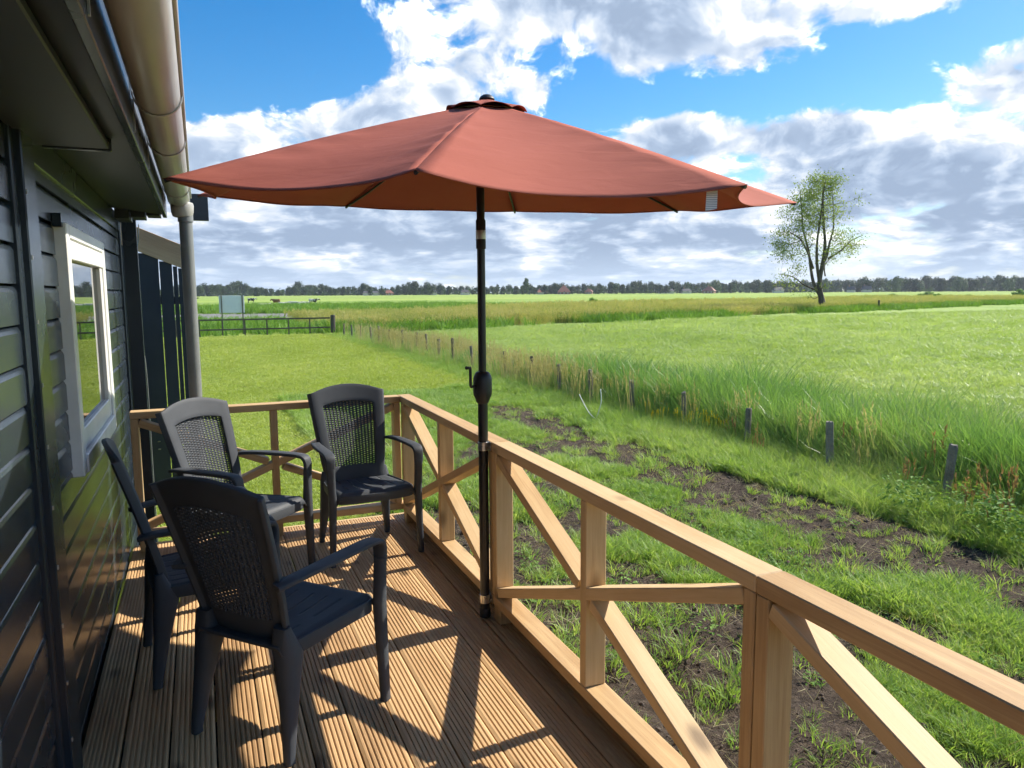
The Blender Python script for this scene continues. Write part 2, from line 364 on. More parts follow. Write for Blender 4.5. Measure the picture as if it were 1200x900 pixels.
# ------------------------------------------------------------------ ground sheet
def axis(lo, hi, step, far, gro=1.16):
    a = list(np.arange(lo, hi+1e-6, step)); s = step; x = a[-1]
    while x < far: s *= gro; x += s; a.append(x)
    s = step; x = a[0]; b = []
    while x > -far: s *= gro; x -= s; b.append(x)
    return np.array(b[::-1]+a)
gx = axis(-.5, 7.2, .07, 4500); gy = axis(.5, 14, .08, 4500)
GX, GY = np.meshgrid(gx, gy, indexing='xy'); zz = ground_z(GX, GY)
nx, ny = len(gx), len(gy)
me = bpy.data.meshes.new('ground'); me.vertices.add(nx*ny)
me.vertices.foreach_set('co', np.stack([GX, GY, zz], -1).reshape(-1).astype(np.float32))
ii, jj = np.meshgrid(np.arange(nx-1), np.arange(ny-1)); b_ = (jj*nx+ii).reshape(-1)
quads = np.stack([b_, b_+1, b_+nx+1, b_+nx], 1)
me.loops.add(quads.size); me.loops.foreach_set('vertex_index', quads.reshape(-1).astype(np.int32))
me.polygons.add(len(quads)); me.polygons.foreach_set('loop_start', (np.arange(len(quads))*4).astype(np.int32))
me.update(calc_edges=True); me.shade_smooth()
at_ = me.attributes.new('soil', 'FLOAT', 'POINT'); at_.data.foreach_set('value', soil_mask(GX, GY).reshape(-1).astype(np.float32))
tag(link('ground', me, 'ground_mix'), kind='structure')
# road on its low bank, beyond the gate
V = []; 
for x in np.linspace(-160, 12.5, 30):
    taper = 1 if x < 8 else max(.05, (12.5-x)/4.5)
    for dy, dz in ((-9.5*taper, -.02), (-8.6*taper, .03), (8.6*taper, .03), (9.5*taper, -.02)): V.append((x, 76+dy, GZ+dz))
Fc = [(i*4+k, i*4+4+k, i*4+5+k, i*4+1+k) for i in range(29) for k in range(3)]
tag(link('road', pyd('road', V, Fc), 'asphalt'), kind='structure')

# ------------------------------------------------------------------ terrace deck
XW = -.478                                   # house wall face
deck = tag(empty('terrace_deck', (.4, 2.3, 0)), 'grooved brown wooden terrace deck along the dark house wall', 'deck')
def deck_board_me(w_, L):
    nr = 8; e = .004; prof = []; pitch = (w_-2*e)/nr
    prof.append((-w_/2, -.028)); prof.append((-w_/2, -.004))
    for i in range(nr):
        a = -w_/2+e+i*pitch
        prof += [(a+.0012, -.001), (a+.0032, 0), (a+pitch-.0072, 0), (a+pitch-.0052, -.001)]
        if i < nr-1: prof += [(a+pitch-.0042, -.0045), (a+pitch-.0002, -.0045)]
    prof += [(w_/2, -.004), (w_/2, -.028)]
    V = [(-L/2, y, z) for y, z in prof] + [(L/2, y, z) for y, z in prof]; n = len(prof)
    Fc = [(i, i+1, n+i+1, n+i) for i in range(n-1)] + [(n-1, 0, n, 2*n-1)] + [tuple(range(n-1, -1, -1)), tuple(range(n, 2*n))]
    return pyd('deck_board', V, Fc)
y0, y1 = -.6, 5.24
full = deck_board_me(.1485, y1-y0); full.materials.append(MATS['deck_wood'])
edges = [-.333+.155*k for k in range(12)]
def put_board(me, xc):
    M_ = Matrix.Translation(Vector((xc-.4, (y0+y1)/2-2.3 + random.uniform(-.006, .006), random.uniform(-.0012, .0012)))) @ Matrix.Rotation(R(90), 4, 'Z')
    link('deck_board', me, 'deck_wood', deck, M_)
put_board(deck_board_me(.128, y1-y0), -.333-.0665-.003)
for k in range(11): put_board(full, edges[k]+.0775)
for y in (.2, 1.2, 2.2, 3.2, 4.2, 5.1): box('joist', XW-.4+.02, 1.36-.4, y-2.3-.03, y-2.3+.03, -.16, -.03, 'timber', deck)
box('edge_board', 1.374-.4, 1.397-.4, y0-2.3, y1-2.3, -.2, -.002, 'timber', deck, .002, 'y')
box('rail_gap_blocker', 1.3475-.4, 1.3695-.4, y0-2.3, y1-2.3, .002, .105, 'timber', deck, .002, 'y')  # unseen board, added to block sunlight passing under the bottom rail
box('edge_board', XW-.4+.05, 1.372-.4, y1+.012-2.3, y1+.035-2.3, -.2, -.004, 'timber', deck, .002)
for y in (.3, 2.6, 5.0):
    for x in (.2, 1.25): box('deck_foot', x-.05-.4, x+.05-.4, y-.05-2.3, y+.05-2.3, GZ-.1, -.16, 'timber', deck, 0, 'z')

# ------------------------------------------------------------------ railing
rail = tag(empty('terrace_railing', (1.3, 2.3, 0)), 'new pale timber railing with crossed braces round the terrace', 'railing')
def rb(name, p, q, w_, h_, side, bev=.003):
    o_ = Vector((1.3, 2.3, 0)); return beam(name, Vector(p)-o_, Vector(q)-o_, w_, h_, side, 'timber', rail, bev)
XI, XO = 1.255, 1.345; XM = (XI+XO)/2
YB0, YB1 = 5.06, 5.15; YBM = (YB0+YB1)/2
ZB0, ZB1, ZT0, ZT1 = .085, .13, .845, .89
X_, Y_ = (1, 0, 0), (0, 1, 0)
ST = [5.148, 3.290, 1.441, -.40]             # section joints of the side rail
for a, b in zip(ST[:-1], ST[1:]):
    rb('top_rail', (XM, a-.0015, (ZT0+ZT1)/2), (XM, b+.0015, (ZT0+ZT1)/2), .09, .045, X_)
    rb('bottom_rail', (XM, a-.0015, (ZB0+ZB1)/2), (XM, b+.0015, (ZB0+ZB1)/2), .09, .045, X_)
    pa, pb = a-.002, b+.002
    if a == ST[0]: pa = YB0-.002
    for y in (pa-.0225, pb+.0225): rb('post', (XM, y, ZB1+.001), (XM, y, ZT0-.001), .088, .044, X_)
    pa2, pb2 = pa-.0465, pb+.0465; ym = (pa2+pb2)/2
    rb('baluster', (XM+.0, ym, ZB1+.001), (XM, ym, ZT0-.001), .086, .044, X_)
    dy = pa2-pb2; zc = (ZB1+ZT0)/2
    ln = math.hypot(dy, ZT0-ZB1); off = .0225*ln/dy
    # one whole brace, the other in two pieces butted against it; both pass the thin baluster halved into it
    rb('brace', (XM, pb2, ZT0-off-.003), (XM, pa2, ZB1+off+.003), .084, .044, X_)
    sl_ = (ZT0-ZB1-2*off)/dy
    g = .047
    rb('brace', (XM, pa2, ZT0-off-.003), (XM, ym+g, zc+g*sl_), .082, .044, X_)
    rb('brace', (XM, ym-g, zc-g*sl_), (XM, pb2, ZB1+off+.003), .082, .044, X_)
# back run
xa, xb = XW+.052, XI-.002
rb('top_rail', (xa, YBM, (ZT0+ZT1)/2), (xb, YBM, (ZT0+ZT1)/2), .09, .045, Y_)
rb('bottom_rail', (xa, YBM, (ZB0+ZB1)/2), (xb, YBM, (ZB0+ZB1)/2), .09, .045, Y_)
for x in (xa+.0225, xb-.0225): rb('post', (x, YBM, ZB1+.001), (x, YBM, ZT0-.001), .088, .044, Y_)
xm = (xa+xb)/2; rb('baluster', (xm, YBM, ZB1+.001), (xm, YBM, ZT0-.001), .086, .044, Y_)
xa2, xb2 = xa+.047, xb-.047; dx = xb2-xa2; ln = math.hypot(dx, ZT0-ZB1); off = .0225*ln/dx; zc = (ZB1+ZT0)/2; sl_ = (ZT0-ZB1-2*off)/dx
rb('brace', (xa2, YBM, ZB1+off+.003), (xb2, YBM, ZT0-off-.003), .084, .044, Y_)
rb('brace', (xa2, YBM, ZT0-off-.003), (xm-.047, YBM, zc+.047*sl_), .082, .044, Y_)
rb('brace', (xm+.047, YBM, zc-.047*sl_), (xb2, YBM, ZB1+off+.003), .082, .044, Y_)
for y in (3.267, 1.418, 5.037):                # short feet that carry the bottom rail
    rb('foot_block', (XM+.0, y, .001), (XM, y, ZB0-.001), .07, .08, X_)
for x in (xa+.04, xm): rb('foot_block', (x, YBM, .001), (x, YBM, ZB0-.001), .07, .06, Y_)

# ------------------------------------------------------------------ parasol
PX, PY = 1.2265, 3.33
par = tag(empty('parasol', (PX, PY, 0)), 'terracotta parasol with black crank pole clamped to the timber railing', 'parasol')
lathe('pole', [(.0235, .045), (.0235, .60), (.0235, 1.10)], 'black_metal', par)
lathe('upper_pole', [(.019, 1.21), (.019, 2.43)], 'black_metal', par)
lathe('tilt_joint', [(.020, 1.80), (.023, 1.803), (.023, 1.93), (.020, 1.935)], 'black_plastic', par)
lathe('joint_band', [(.0236, 1.845), (.0238, 1.846), (.0238, 1.885), (.0236, 1.886)], 'bracket_metal', par)
cb = lathe('crank_box', [(.024, 1.075), (.031, 1.082), (.034, 1.095), (.043, 1.115), (.045, 1.13), (.045, 1.19), (.042, 1.205), (.033, 1.222), (.026, 1.227)], 'black_plastic', par)
tube('crank_handle', [(-.038, -.012, 1.16), (-.066, -.025, 1.16), (-.069, -.026, 1.165), (-.070, -.026, 1.245), (-.070, -.028, 1.25), (-.096, -.042, 1.252)], [.007, .007, .007, .007, .007, .008], 'black_plastic', cb, 10)
lathe('pole_foot', [(.026, .012), (.027, .014), (.027, .05), (.024, .055)], 'black_plastic', par)
for z in (.105, .868):
    o = lathe('clamp_band', [(.0242, z-.021), (.0262, z-.020), (.0262, z+.020), (.0242, z+.021)], 'steel', par)
    b2 = box('clamp_plate', .0255, .0265+.0, -.036, .036, z-.02, z+.02, 'steel', o, 0)
    for y in (-.029, .029): box('clamp_bolt', .018, .0255, y-.006, y+.006, z-.006, z+.006, 'steel', o, .001)
CX, CY, CR, CZ0, CZX, CZY = 1.2461-PX, 3.3262-PY, 1.398, 2.0295, .0025, .0697
rt2 = np.array([.9239, -.3827]); fw2 = np.array([.3827, .9239])
def tip(k):
    a = R(-50-1.0138+45*k-45+0) ; v2 = CR*(math.cos(a)*rt2 + math.sin(a)*fw2)      # k=0 -> angle 265 (front) etc.
    return Vector((CX+v2[0], CY+v2[1], CZ0+CZX*v2[0]+CZY*v2[1]))
APEX = Vector((CX+.004, CY-.03, 2.452))
def ridge(k, s):
    p = APEX.lerp(tip(k), s); p.z += .013*math.sin(math.pi*min(s, 1)); return p
DROOP = [.098, .075, .062, .060, .060, .062, .072, .085]
def panel_pt(k, s, tt):
    e = 4*tt*(1-tt); ss = s*(1-.093*e*s*s)
    a, b = ridge(k, ss), ridge(k+1, ss); p = a.lerp(b, tt)
    p.z -= DROOP[k % 8]*e*s*s*(.45+.55*s) + .012*e*math.sin(math.pi*s)
    # gathers along the seams and slack ripples towards the hem
    ph = k*1.7
    ed = min(tt, 1-tt); p.z += .0058*math.sin(s*40+ph+3*tt+1.3*math.sin(s*9+k))*math.exp(-(ed/.15)**2)*(1-math.exp(-(ed/.035)**2))*(.25+s*(1-s)*3)
    p.z += .005*math.sin(s*17+tt*7+ph)*e*s*s
    return p
for k in range(8):
    ns, ntt = 40, 22; V, Fc = [], []
    for i in range(ns+1):
        s = .085+(1-.085)*i/ns
        for j in range(ntt+1): V.append(panel_pt(k, s, j/ntt))
    for i in range(ns):
        for j in range(ntt): a = i*(ntt+1)+j; Fc.append((a, a+1, a+ntt+2, a+ntt+1))
    o = link('canopy_panel', pyd('canopy_panel', V, Fc, True), 'canopy_cloth', par)
    md = o.modifiers.new('thick', 'SOLIDIFY'); md.thickness = .0012; md.offset = 0
    # stitched hem
    hv = [panel_pt(k, .995, j/ntt) - Vector((0, 0, .003)) for j in range(ntt+1)]
    tube('hem', hv, .0022, 'canopy_cloth', o, 6)
    # rib below the seam
    rp = [ridge(k, s)-Vector((0, 0, .024 if s < .97 else .010)) for s in (.03, .2, .4, .6, .8, .97, .995)]
    rbm = tube('rib', rp, .0065, 'black_metal', par, 8)
    a = ridge(k, .5)-Vector((0, 0, .018)); tube('strut', [Vector((CX*.6, CY*.6, 2.15)) + (a-Vector((CX, CY, a.z)))*.05, a], .0055, 'black_metal', rbm, 8)
lathe('runner', [(.023, 2.115), (.042, 2.12), (.045, 2.13), (.045, 2.16), (.03, 2.175), (.022, 2.18)], 'black_plastic', par)
lathe('crown_hub', [(.02, 2.40), (.045, 2.405), (.045, 2.425), (.02, 2.43)], 'black_plastic', par)
# vent cap with raised scallops over a dark gap
V, Fc = [], []; ns, nt_ = 8, 64
vtop = APEX + Vector((0, 0, .016))
for i in range(ns+1):
    s = i/ns
    for j in range(nt_):
        u = j/nt_*8; k = int(u); f_ = u-k; e = 4*f_*(1-f_)
        ra, rb_ = ridge(k, .142), ridge(k+1, .142); p = ra.lerp(rb_, f_); hor = (p-APEX); hor.z = 0
        q = vtop + hor*s*(.93+.05*e); q.z = vtop.z + (p.z-APEX.z)*s*.96 + .016*e*s*s - .006*s
        V.append(q)
for i in range(ns):
    for j in range(nt_): Fc.append((i*nt_+j, i*nt_+(j+1) % nt_, (i+1)*nt_+(j+1) % nt_, (i+1)*nt_+j))
o = link('vent_cap', pyd('vent_cap', V, Fc, True), 'canopy_cloth', par); md = o.modifiers.new('thick', 'SOLIDIFY'); md.thickness = .002
V = []
for s, dz in ((.05, .004), (.125, -.002)):
    for j in range(nt_):
        u = j/nt_*8; k = int(u); p = ridge(k, s).lerp(ridge(k+1, s), u-k); V.append((p.x, p.y, p.z+dz+.010))
Fc = [(j, (j+1) % nt_, nt_+(j+1) % nt_, nt_+j) for j in range(nt_)]
link('vent_gap_dark', pyd('vent_gap_dark', V, Fc), 'black_plastic', par)  # black ring set in so the gap under the vent cap looks dark
lathe('finial', [(.034, 0), (.036, .004), (.030, .014), (.018, .022), (.004, .025)], 'black_plastic', par, loc=vtop-Vector((0, 0, .006)))
# care tag hanging inside the hem
tp = panel_pt(0, .97, .925); dv = (panel_pt(0, .97, .96)-tp).normalized()*.036
V = [tp+Vector((0, .004, .0)), tp+dv+Vector((0, .004, 0)), tp+dv+Vector((.003, .010, -.078)), tp+Vector((0, .009, -.080))]
o = link('care_tag', pyd('care_tag', V, [(0, 1, 2, 3)]), 'tag_white', par); o.modifiers.new('thick', 'SOLIDIFY').thickness = .001

# ------------------------------------------------------------------ chairs
def sect(w_, t_, n=3):
    r_ = min(w_, t_)*.34; out = []
    for cx, cy, a0 in ((w_/2-r_, t_/2-r_, 0), (-w_/2+r_, t_/2-r_, 90), (-w_/2+r_, -t_/2+r_, 180), (w_/2-r_, -t_/2+r_, 270)):
        for k in range(n): a = R(a0+90*k/(n-1)); out.append((cx+r_*math.cos(a), cy+r_*math.sin(a)))
    return out
def sweep(name, st, m, parent):
    """st: (point, side axis, width, thickness) per station"""
    V, Fc = [], []; n = len(sect(.1, .1)); pts = [Vector(s[0]) for s in st]
    for i, (p, side, w_, t_) in enumerate(st):
        T = (pts[min(i+1, len(pts)-1)]-pts[max(0, i-1)]).normalized(); A = Vector(side); A = (A-T*A.dot(T)).normalized(); B = T.cross(A)
        for a, b in sect(w_, t_): V.append(Vector(p)+A*a+B*b)
    for i in range(len(st)-1):
        for k in range(n): Fc.append((i*n+k, i*n+(k+1) % n, (i+1)*n+(k+1) % n, (i+1)*n+k))
    Fc.append(tuple(range(n-1, -1, -1))); Fc.append(tuple(range((len(st)-1)*n, len(st)*n)))
    me = pyd(name, V, Fc, True); me.set_sharp_from_angle(angle=R(50)); return link(name, me, m, parent)
def smoothpath(pts, n=6):
    pts = [np.array(p, float) for p in pts]; out = []
    for i in range(len(pts)-1):
        p0, p1, p2, p3 = pts[max(i-1, 0)], pts[i], pts[i+1], pts[min(i+2, len(pts)-1)]
        for k in range(n):
            u = k/n; out.append(.5*((2*p1)+(-p0+p2)*u+(2*p0-5*p1+4*p2-p3)*u*u+(-p0+3*p1-3*p2+p3)*u**3))
    return out+[pts[-1]]
CM = 'chair_plastic'
def back_pt(u, v):
    wv_ = .172+.072*v**.8-.004*v*v; zt = .955+.048*(1-u*u)
    z = .395+v*(zt-.395)
    y = -.188-.175*v**1.15+.040*u*u*(.5+.5*v)-.022*(1 if abs(u) > .99 else 0)
    return Vector((u*wv_, y, z))
def make_chair():
    c = empty('armchair'); SLX = (-.62, -.31, .02, .31, .62)
    # seat with slots, dished, lip at the front
    xs = sorted(list(np.linspace(-1, 1, 23)) + [c+e for c in SLX for e in (-.011, .011)]); ys = np.linspace(0, 1, 41); V, Fc = [], []
    for yv in ys:
        for xv in xs:
            hw = .205+.042*yv; y = -.225+.50*yv
            z = .408+.030*yv-.014*(1-xv*xv)*math.sin(math.pi*min(1, yv*1.02))
            if yv > .9: q = (yv-.9)/.1; z -= .045*q*q; y -= .012*q
            if abs(xv) > .93: z -= .028
            V.append((xv*hw, y, z))
    NXS = len(xs)
    for i in range(40):
        for j in range(NXS-1):
            mid = (xs[j]+xs[j+1])/2
            if any(abs(mid-c0) < .006 for c0 in SLX) and (6 <= i < 13 or 19 <= i < 31): continue
            a = i*NXS+j; Fc.append((a, a+1, a+NXS+1, a+NXS))
    me = pyd('seat', V, Fc, True); o = link('seat', me, CM, c); md = o.modifiers.new('s', 'SOLIDIFY'); md.thickness = .012; md.offset = -1
    # apron under the seat edge
    pts = smoothpath([(-.205, -.215, .385), (-.238, .1, .395), (-.232, .235, .392), (-.12, .262, .388), (.12, .262, .388), (.232, .235, .392), (.238, .1, .395), (.205, -.215, .385)], 5)
    sweep('apron', [(p, (0, 0, 1), .052, .008) for p in pts], CM, c)
    # back: frame plus woven panel
    us = [-1, -.965, -.9, -.82, -.74]; us = us + list(np.linspace(-.74, .74, 13))[1:-1] + [-a for a in us[::-1]]
    vs = [0, .06, .12, .16] + list(np.linspace(.16, .82, 13))[1:-1] + [.82, .86, .91, .96, 1.0]
    V = [back_pt(u, v) for v in vs for u in us]; nu = len(us); Fc = []
    for i in range(len(vs)-1):
        for j in range(nu-1):
            if vs[i] >= .155 and vs[i+1] <= .825 and us[j] >= -.745 and us[j+1] <= .745: continue
            a = i*nu+j; Fc.append((a, a+1, a+nu+1, a+nu))
    back = link('backrest', pyd('backrest', V, Fc, True), CM, c)
    md = back.modifiers.new('s', 'SOLIDIFY'); md.thickness = .020; md.offset = -1; md.use_even_offset = False
    md = back.modifiers.new('b', 'BEVEL'); md.width = .004; md.segments = 2; md.limit_method = 'ANGLE'; md.angle_limit = R(50)
    ncol, nrow = 15, 30; V, Fc = [], []
    u0, u1, v0, v1 = -.75, .75, .15, .83
    du = (u1-u0)/ncol; dv_ = (v1-v0)/nrow
    nrm = Vector((0, 1, .25)).normalized()
    for j in range(ncol):
        sh = .5*(j % 2); vl = [v0]
        prof = []
        for i in range(-1, nrow+1):
            for fr, rel, hole in ((0, .0030, 0), (.28, .0030, 1), (.70, .0030, 0)):
                v = v0+(i+fr+sh)*dv_
                if v0 <= v < v1-1e-6: prof.append((v, hole))
        prof = [(v0, 0)] + [q for q in prof if q[0] > v0+1e-6] + [(v1, 0)]
        uu = [u0+du*(j+f) for f in (0, .30, .70, 1.0)]; base = len(V)
        for q, (v, hole) in enumerate(prof):
            for m_, u in enumerate(uu):
                p = back_pt(u, v); fr_ = ((v-v0)/dv_-sh) % 1.; bul = (.0024 if m_ in (1, 2) else 0) + (.0014 if (fr_ < .1 or fr_ > .9) else -.0006)
                V.append(p - nrm*.004 + nrm*bul)
        for q in range(len(prof)-1):
            for m_ in range(3):
                if m_ == 1 and prof[q][1]: continue
                a = base+q*4+m_; Fc.append((a, a+1, a+5, a+4))
    bm = bmesh.new(); vv = [bm.verts.new(v) for v in V]
    for f in Fc: bm.faces.new([vv[a] for a in f])
    o = link('woven_panel', bm_mesh('woven_panel', bm), CM, back); o['kind'] = 'stuff'
    md = o.modifiers.new('s', 'SOLIDIFY'); md.thickness = .003; md.offset = -1
    for s in (-1, 1):
        pts = smoothpath([(s*.226, -.262, .640), (s*.246, -.20, .652), (s*.262, -.06, .660), (s*.268, .10, .663), (s*.270, .205, .661), (s*.271, .240, .648), (s*.272, .2505, .620), (s*.272, .2505, .57)], 6)
        n = len(pts)
        sweep('armrest', [(p, (1, 0, 0), .052+.012*math.sin(math.pi*i/n), .019+.010*(i/n)**6) for i, p in enumerate(pts)], CM, c)
        st = []
        for z, w_, t_, y, x in ((.585, .050, .032, .2495, .272), (.45, .046, .046, .247, .268), (.40, .045, .052, .247, .265), (.2, .038, .046, .250, .270), (.02, .032, .040, .252, .276), (.0, .033, .041, .252, .276)):
            st.append(((s*x, y, z), (1, 0, 0), w_, t_))
        o = sweep('front_leg', st, CM, c)
        st = []
        for z, w_, t_, y, x in ((.47, .060, .032, -.198, .182), (.405, .088, .068, -.188, .182), (.36, .080, .098, -.176, .187), (.2, .052, .064, -.202, .204), (.02, .033, .038, -.230, .220), (0, .034, .039, -.230, .220)):
            st.append(((s*x, y, z), (1, 0, 0), w_, t_))
        sweep('rear_leg', st, CM, c)
    return c
CH = make_chair()
chairs = [((.23, 2.828), (.747, .665), 'charcoal plastic armchair facing away diagonally towards the railing, its front leg nearest the parasol pole'),
          ((.165, 4.405), (.69, -.724), 'charcoal plastic armchair between the house wall and the railing corner, half its backrest sunlit'),
          ((-.04, 3.492), (.99, .14), 'charcoal plastic armchair with its back against the house wall under the window'),
          ((.90, 4.62), (.10, -.995), 'charcoal plastic armchair tucked into the corner of the timber railing')]
for i, (c_, d_, lab) in enumerate(chairs):
    o = CH if i == 0 else copy_tree(CH)
    o.location = (c_[0], c_[1], .001); o.rotation_euler = (0, 0, math.atan2(d_[1], d_[0])-math.pi/2)
    tag(o, lab, 'chair', 'plastic armchairs on the terrace')

# ------------------------------------------------------------------ house
house = tag(empty('garden_house', (-1.5, 2.5, GZ)), 'dark painted timber garden house with white window and grey gutter', 'house')
HO = Vector((-1.5, 2.5, GZ))
def hb(name, x0, x1, y0, y1, z0, z1, m, parent=None, bev=.002, long='y'):
    return box(name, x0-HO.x, x1-HO.x, y0-HO.y, y1-HO.y, z0-HO.z, z1-HO.z, m, parent or house, bev, long)
def siding(ya, yb, za, zb, parent, xf=XW, notch=None):
    """profiled boards: flat face with a chamfered upper lip and a small drip edge"""
    p = .1155; L = yb-ya; key = None
    prof = [(-.022, 0), (.0, .0), (.0, .092), (-.004, .102), (-.0115, .1105), (-.022, .1145)]
    V = [(-L/2, -x, z) for x, z in prof]+[(L/2, -x, z) for x, z in prof]; n = len(prof)
    Fc = [(i, n+i, n+i+1, i+1) for i in range(n-1)]+[(n-1, 2*n-1, n, 0), tuple(range(n)), tuple(range(2*n-1, n-1, -1))]
    me = pyd('siding_board', V, Fc); me.materials.append(MATS['house_paint'])
    z = za
    while z < zb:
        M_ = Matrix.Translation(Vector((xf+random.uniform(-.0015, .0015), (ya+yb)/2, z))-HO) @ Matrix.Rotation(R(90), 4, 'Z') @ Matrix.Rotation(R(random.uniform(-.06, .06)), 4, 'X')
        link('siding_board', me, None, parent, M_); z += p
Z0 = -.215
siding(-1.2, 2.545, Z0, 2.1, house); siding(2.775, 5.74, Z0, 2.0, house)
hb('wall_core', -4.2, XW-.023, -1.2, 5.735, GZ+.02, 2.2, 'soffit_paint')
hb('cover_strip', XW-.022, XW+.030, 2.60, 2.775, Z0, 2.15, 'house_paint', None, .004, 'z')
hb('cover_strip', XW-.02, XW+.012, 2.547, 2.598, Z0, 2.15, 'house_paint', None, .004, 'z')
hb('corner_board', XW-.022, XW+.014, 5.742, 5.80, Z0, 2.1, 'house_paint', None, .003, 'z')
hb('frieze_board', XW-.020, XW+.012, 2.777, 5.74, 2.022, 2.135, 'house_paint', None, .003)
for z in np.arange(Z0+.02, 1.9, .19): hb('staple', XW+.030, XW+.033, 2.612, 2.620, z, z+.012, 'bracket_metal', None, 0)
# window
wy0, wy1, wz0, wz1 = 3.24, 4.45, .905, 1.868
win = empty('window', (0, 0, 0)); win.parent = house
def wb(name, *a, m='window_white', bev=.004, long='y', p=None): return hb(name, *a, m, p or win, bev, long)
pane = wb('pane', XW+.004, XW+.010, wy0+.06, wy1-.06, wz0+.06, wz1-.06, m='window_glass', bev=0)
wb('outer_frame', XW-.01, XW+.040, wy0, wy0+.075, wz0, wz1, long='z'); wb('outer_frame', XW-.01, XW+.040, wy1-.075, wy1, wz0, wz1, long='z')
wb('outer_frame', XW-.01, XW+.040, wy0+.076, wy1-.076, wz1-.055, wz1); wb('outer_frame', XW-.01, XW+.046, wy0+.076, wy1-.076, wz0, wz0+.075)
wb('sash', XW+.002, XW+.030, wy0+.077, wy0+.135, wz0+.077, wz1-.135, long='z'); wb('sash', XW+.002, XW+.030, wy1-.135, wy1-.077, wz0+.077, wz1-.135, long='z')
wb('sash', XW+.002, XW+.029, wy0+.136, wy1-.136, wz0+.077, wz0+.165)
vent = wb('vent_grille', XW+.002, XW+.036, wy0+.077, wy1-.077, wz1-.133, wz1-.057)
for y in (wy0+.2, wy1-.35): wb('vent_slide', XW+.036, XW+.048, y, y+.13, wz1-.085, wz1-.068, m='bracket_metal', bev=.002, p=vent)
hb('window_head_block', XW, XW+.03, wy0-.035, wy0-.003, wz1-.02, wz1+.03, 'house_paint', win, .002)
# eaves
XF = -.158
def hpoly(name, V, Fc, m): return link(name, pyd(name, [Vector(v)-HO for v in V], Fc), m, house)
YE = 5.36
hpoly('soffit', [(XW-.02, -1.2, 2.142), (XF-.026, -1.2, 2.104), (XF-.026, YE, 2.104), (XW-.02, YE, 2.142), (XW-.02, -1.2, 2.162), (XF-.026, -1.2, 2.124), (XF-.026, YE, 2.124), (XW-.02, YE, 2.162)],
      [(0, 3, 2, 1), (4, 5, 6, 7), (0, 1, 5, 4), (1, 2, 6, 5), (2, 3, 7, 6), (3, 0, 4, 7)], 'soffit_paint')
hb('soffit_box', XW+.001, -.245, -1.2, 2.86, 2.075, 2.100, 'soffit_paint', None, .004)
hb('soffit_trim', XW+.04, -.240, 2.862, 2.885, 2.070, 2.112, 'house_paint', None, .003, 'x')
hb('fascia', XF-.024, XF, -1.2, YE, 2.085, 2.262, 'house_paint', None, .003)
for k, (dx, dz) in enumerate(((.0, 0), (.06, .02), (.12, .04))): hb('purlin_end', XW+.02+.09*k, XW+.10+.09*k, YE+.003, YE+.30-.05*k, 2.075+.012*k, 2.20, 'soffit_paint', None, .002)
hpoly('roof', [(XF+.02, -1.3, 2.27), (-4.2, -1.3, 3.0), (-4.2, YE+.35, 3.0), (XF+.02, YE+.35, 2.27), (XF+.02, -1.3, 2.30), (-4.2, -1.3, 3.03), (-4.2, YE+.35, 3.03), (XF+.02, YE+.35, 2.30)],
      [(0, 3, 2, 1), (4, 5, 6, 7), (0, 1, 5, 4), (1, 2, 6, 5), (2, 3, 7, 6), (3, 0, 4, 7)], 'roof_dark')
hb('end_wall', -4.2, XW-.025, 5.737, 5.79, GZ+.02, 2.6, 'soffit_paint', None, 0, 'x')
hb('wing_board', XW+.018, -.368, 5.805, 5.83, GZ+.1, 2.12, 'house_paint', None, .003, 'z')
# gutter: half round trough with a rolled front lip, straps and outlet
GXc, GZc, GR = -.084, 2.212, .066
V, Fc = [], []; na = 17
for y in (-1.2, YE-.02):
    for r_ in (GR, GR-.004):
        for k in range(na): a = R(180+180*k/(na-1)); V.append((GXc+r_*math.cos(a), y, GZc+r_*math.sin(a)))
for k in range(na-1):
    Fc += [(k, k+1, 2*na+k+1, 2*na+k), (na+k+1, na+k, 3*na+k, 3*na+k+1), (k+1, k, na+k, na+k+1), (2*na+k, 2*na+k+1, 3*na+k+1, 3*na+k)]
Fc += [(0, 2*na, 3*na, na), (na-1, 2*na-1, 4*na-1, 3*na-1)]
gut = link('gutter', pyd('gutter', [Vector(v)-HO for v in V], Fc, True), 'gutter_plastic', house)
def loc(p): return Vector(p)-HO
tube('rolled_lip', [loc((GXc+GR+.002, -1.2, GZc+.002)), loc((GXc+GR+.002, YE-.02, GZc+.002))], .008, 'gutter_plastic', gut, 10)
V, Fc = [], []
for k in range(na): a = R(180+180*k/(na-1)); V.append(loc((GXc+GR*1.03*math.cos(a), YE-.016, GZc+GR*1.03*math.sin(a))))
link('end_cap', pyd('end_cap', V, [tuple(range(na))]), 'gutter_plastic', gut).modifiers.new('s', 'SOLIDIFY').thickness = .006
for y in (1.55, 2.62, 3.35, 4.75):
    pts = [(XF+.004, y, GZc+.04), (XF+.004, y, GZc-.01)] + [(GXc+(GR+.004)*math.cos(R(a)), y, GZc+(GR+.004)*math.sin(R(a))) for a in range(195, 361, 15)]
    sweep('gutter_strap', [(loc(p), (0, 1, 0), .020, .004) for p in pts], 'bracket_metal', gut)
    hb('strap_leg', XF+.001, XF+.005, y+.05, y+.062, 2.10, 2.20, 'bracket_metal', gut, 0, 'z')
PXd, PYd, PRd = -.050, 5.285, .040
lathe('outlet', [(.046, 2.085), (.058, 2.09), (.066, 2.115), (.069, 2.16), (.064, 2.175)], 'gutter_plastic', gut, loc=loc((-.066, PYd, 0)))
pipe = lathe('downpipe', [(PRd, GZ-.05), (PRd, 1.0), (PRd, 2.10)], 'pipe_plastic', house, loc=loc((PXd, PYd, 0)), n=28)
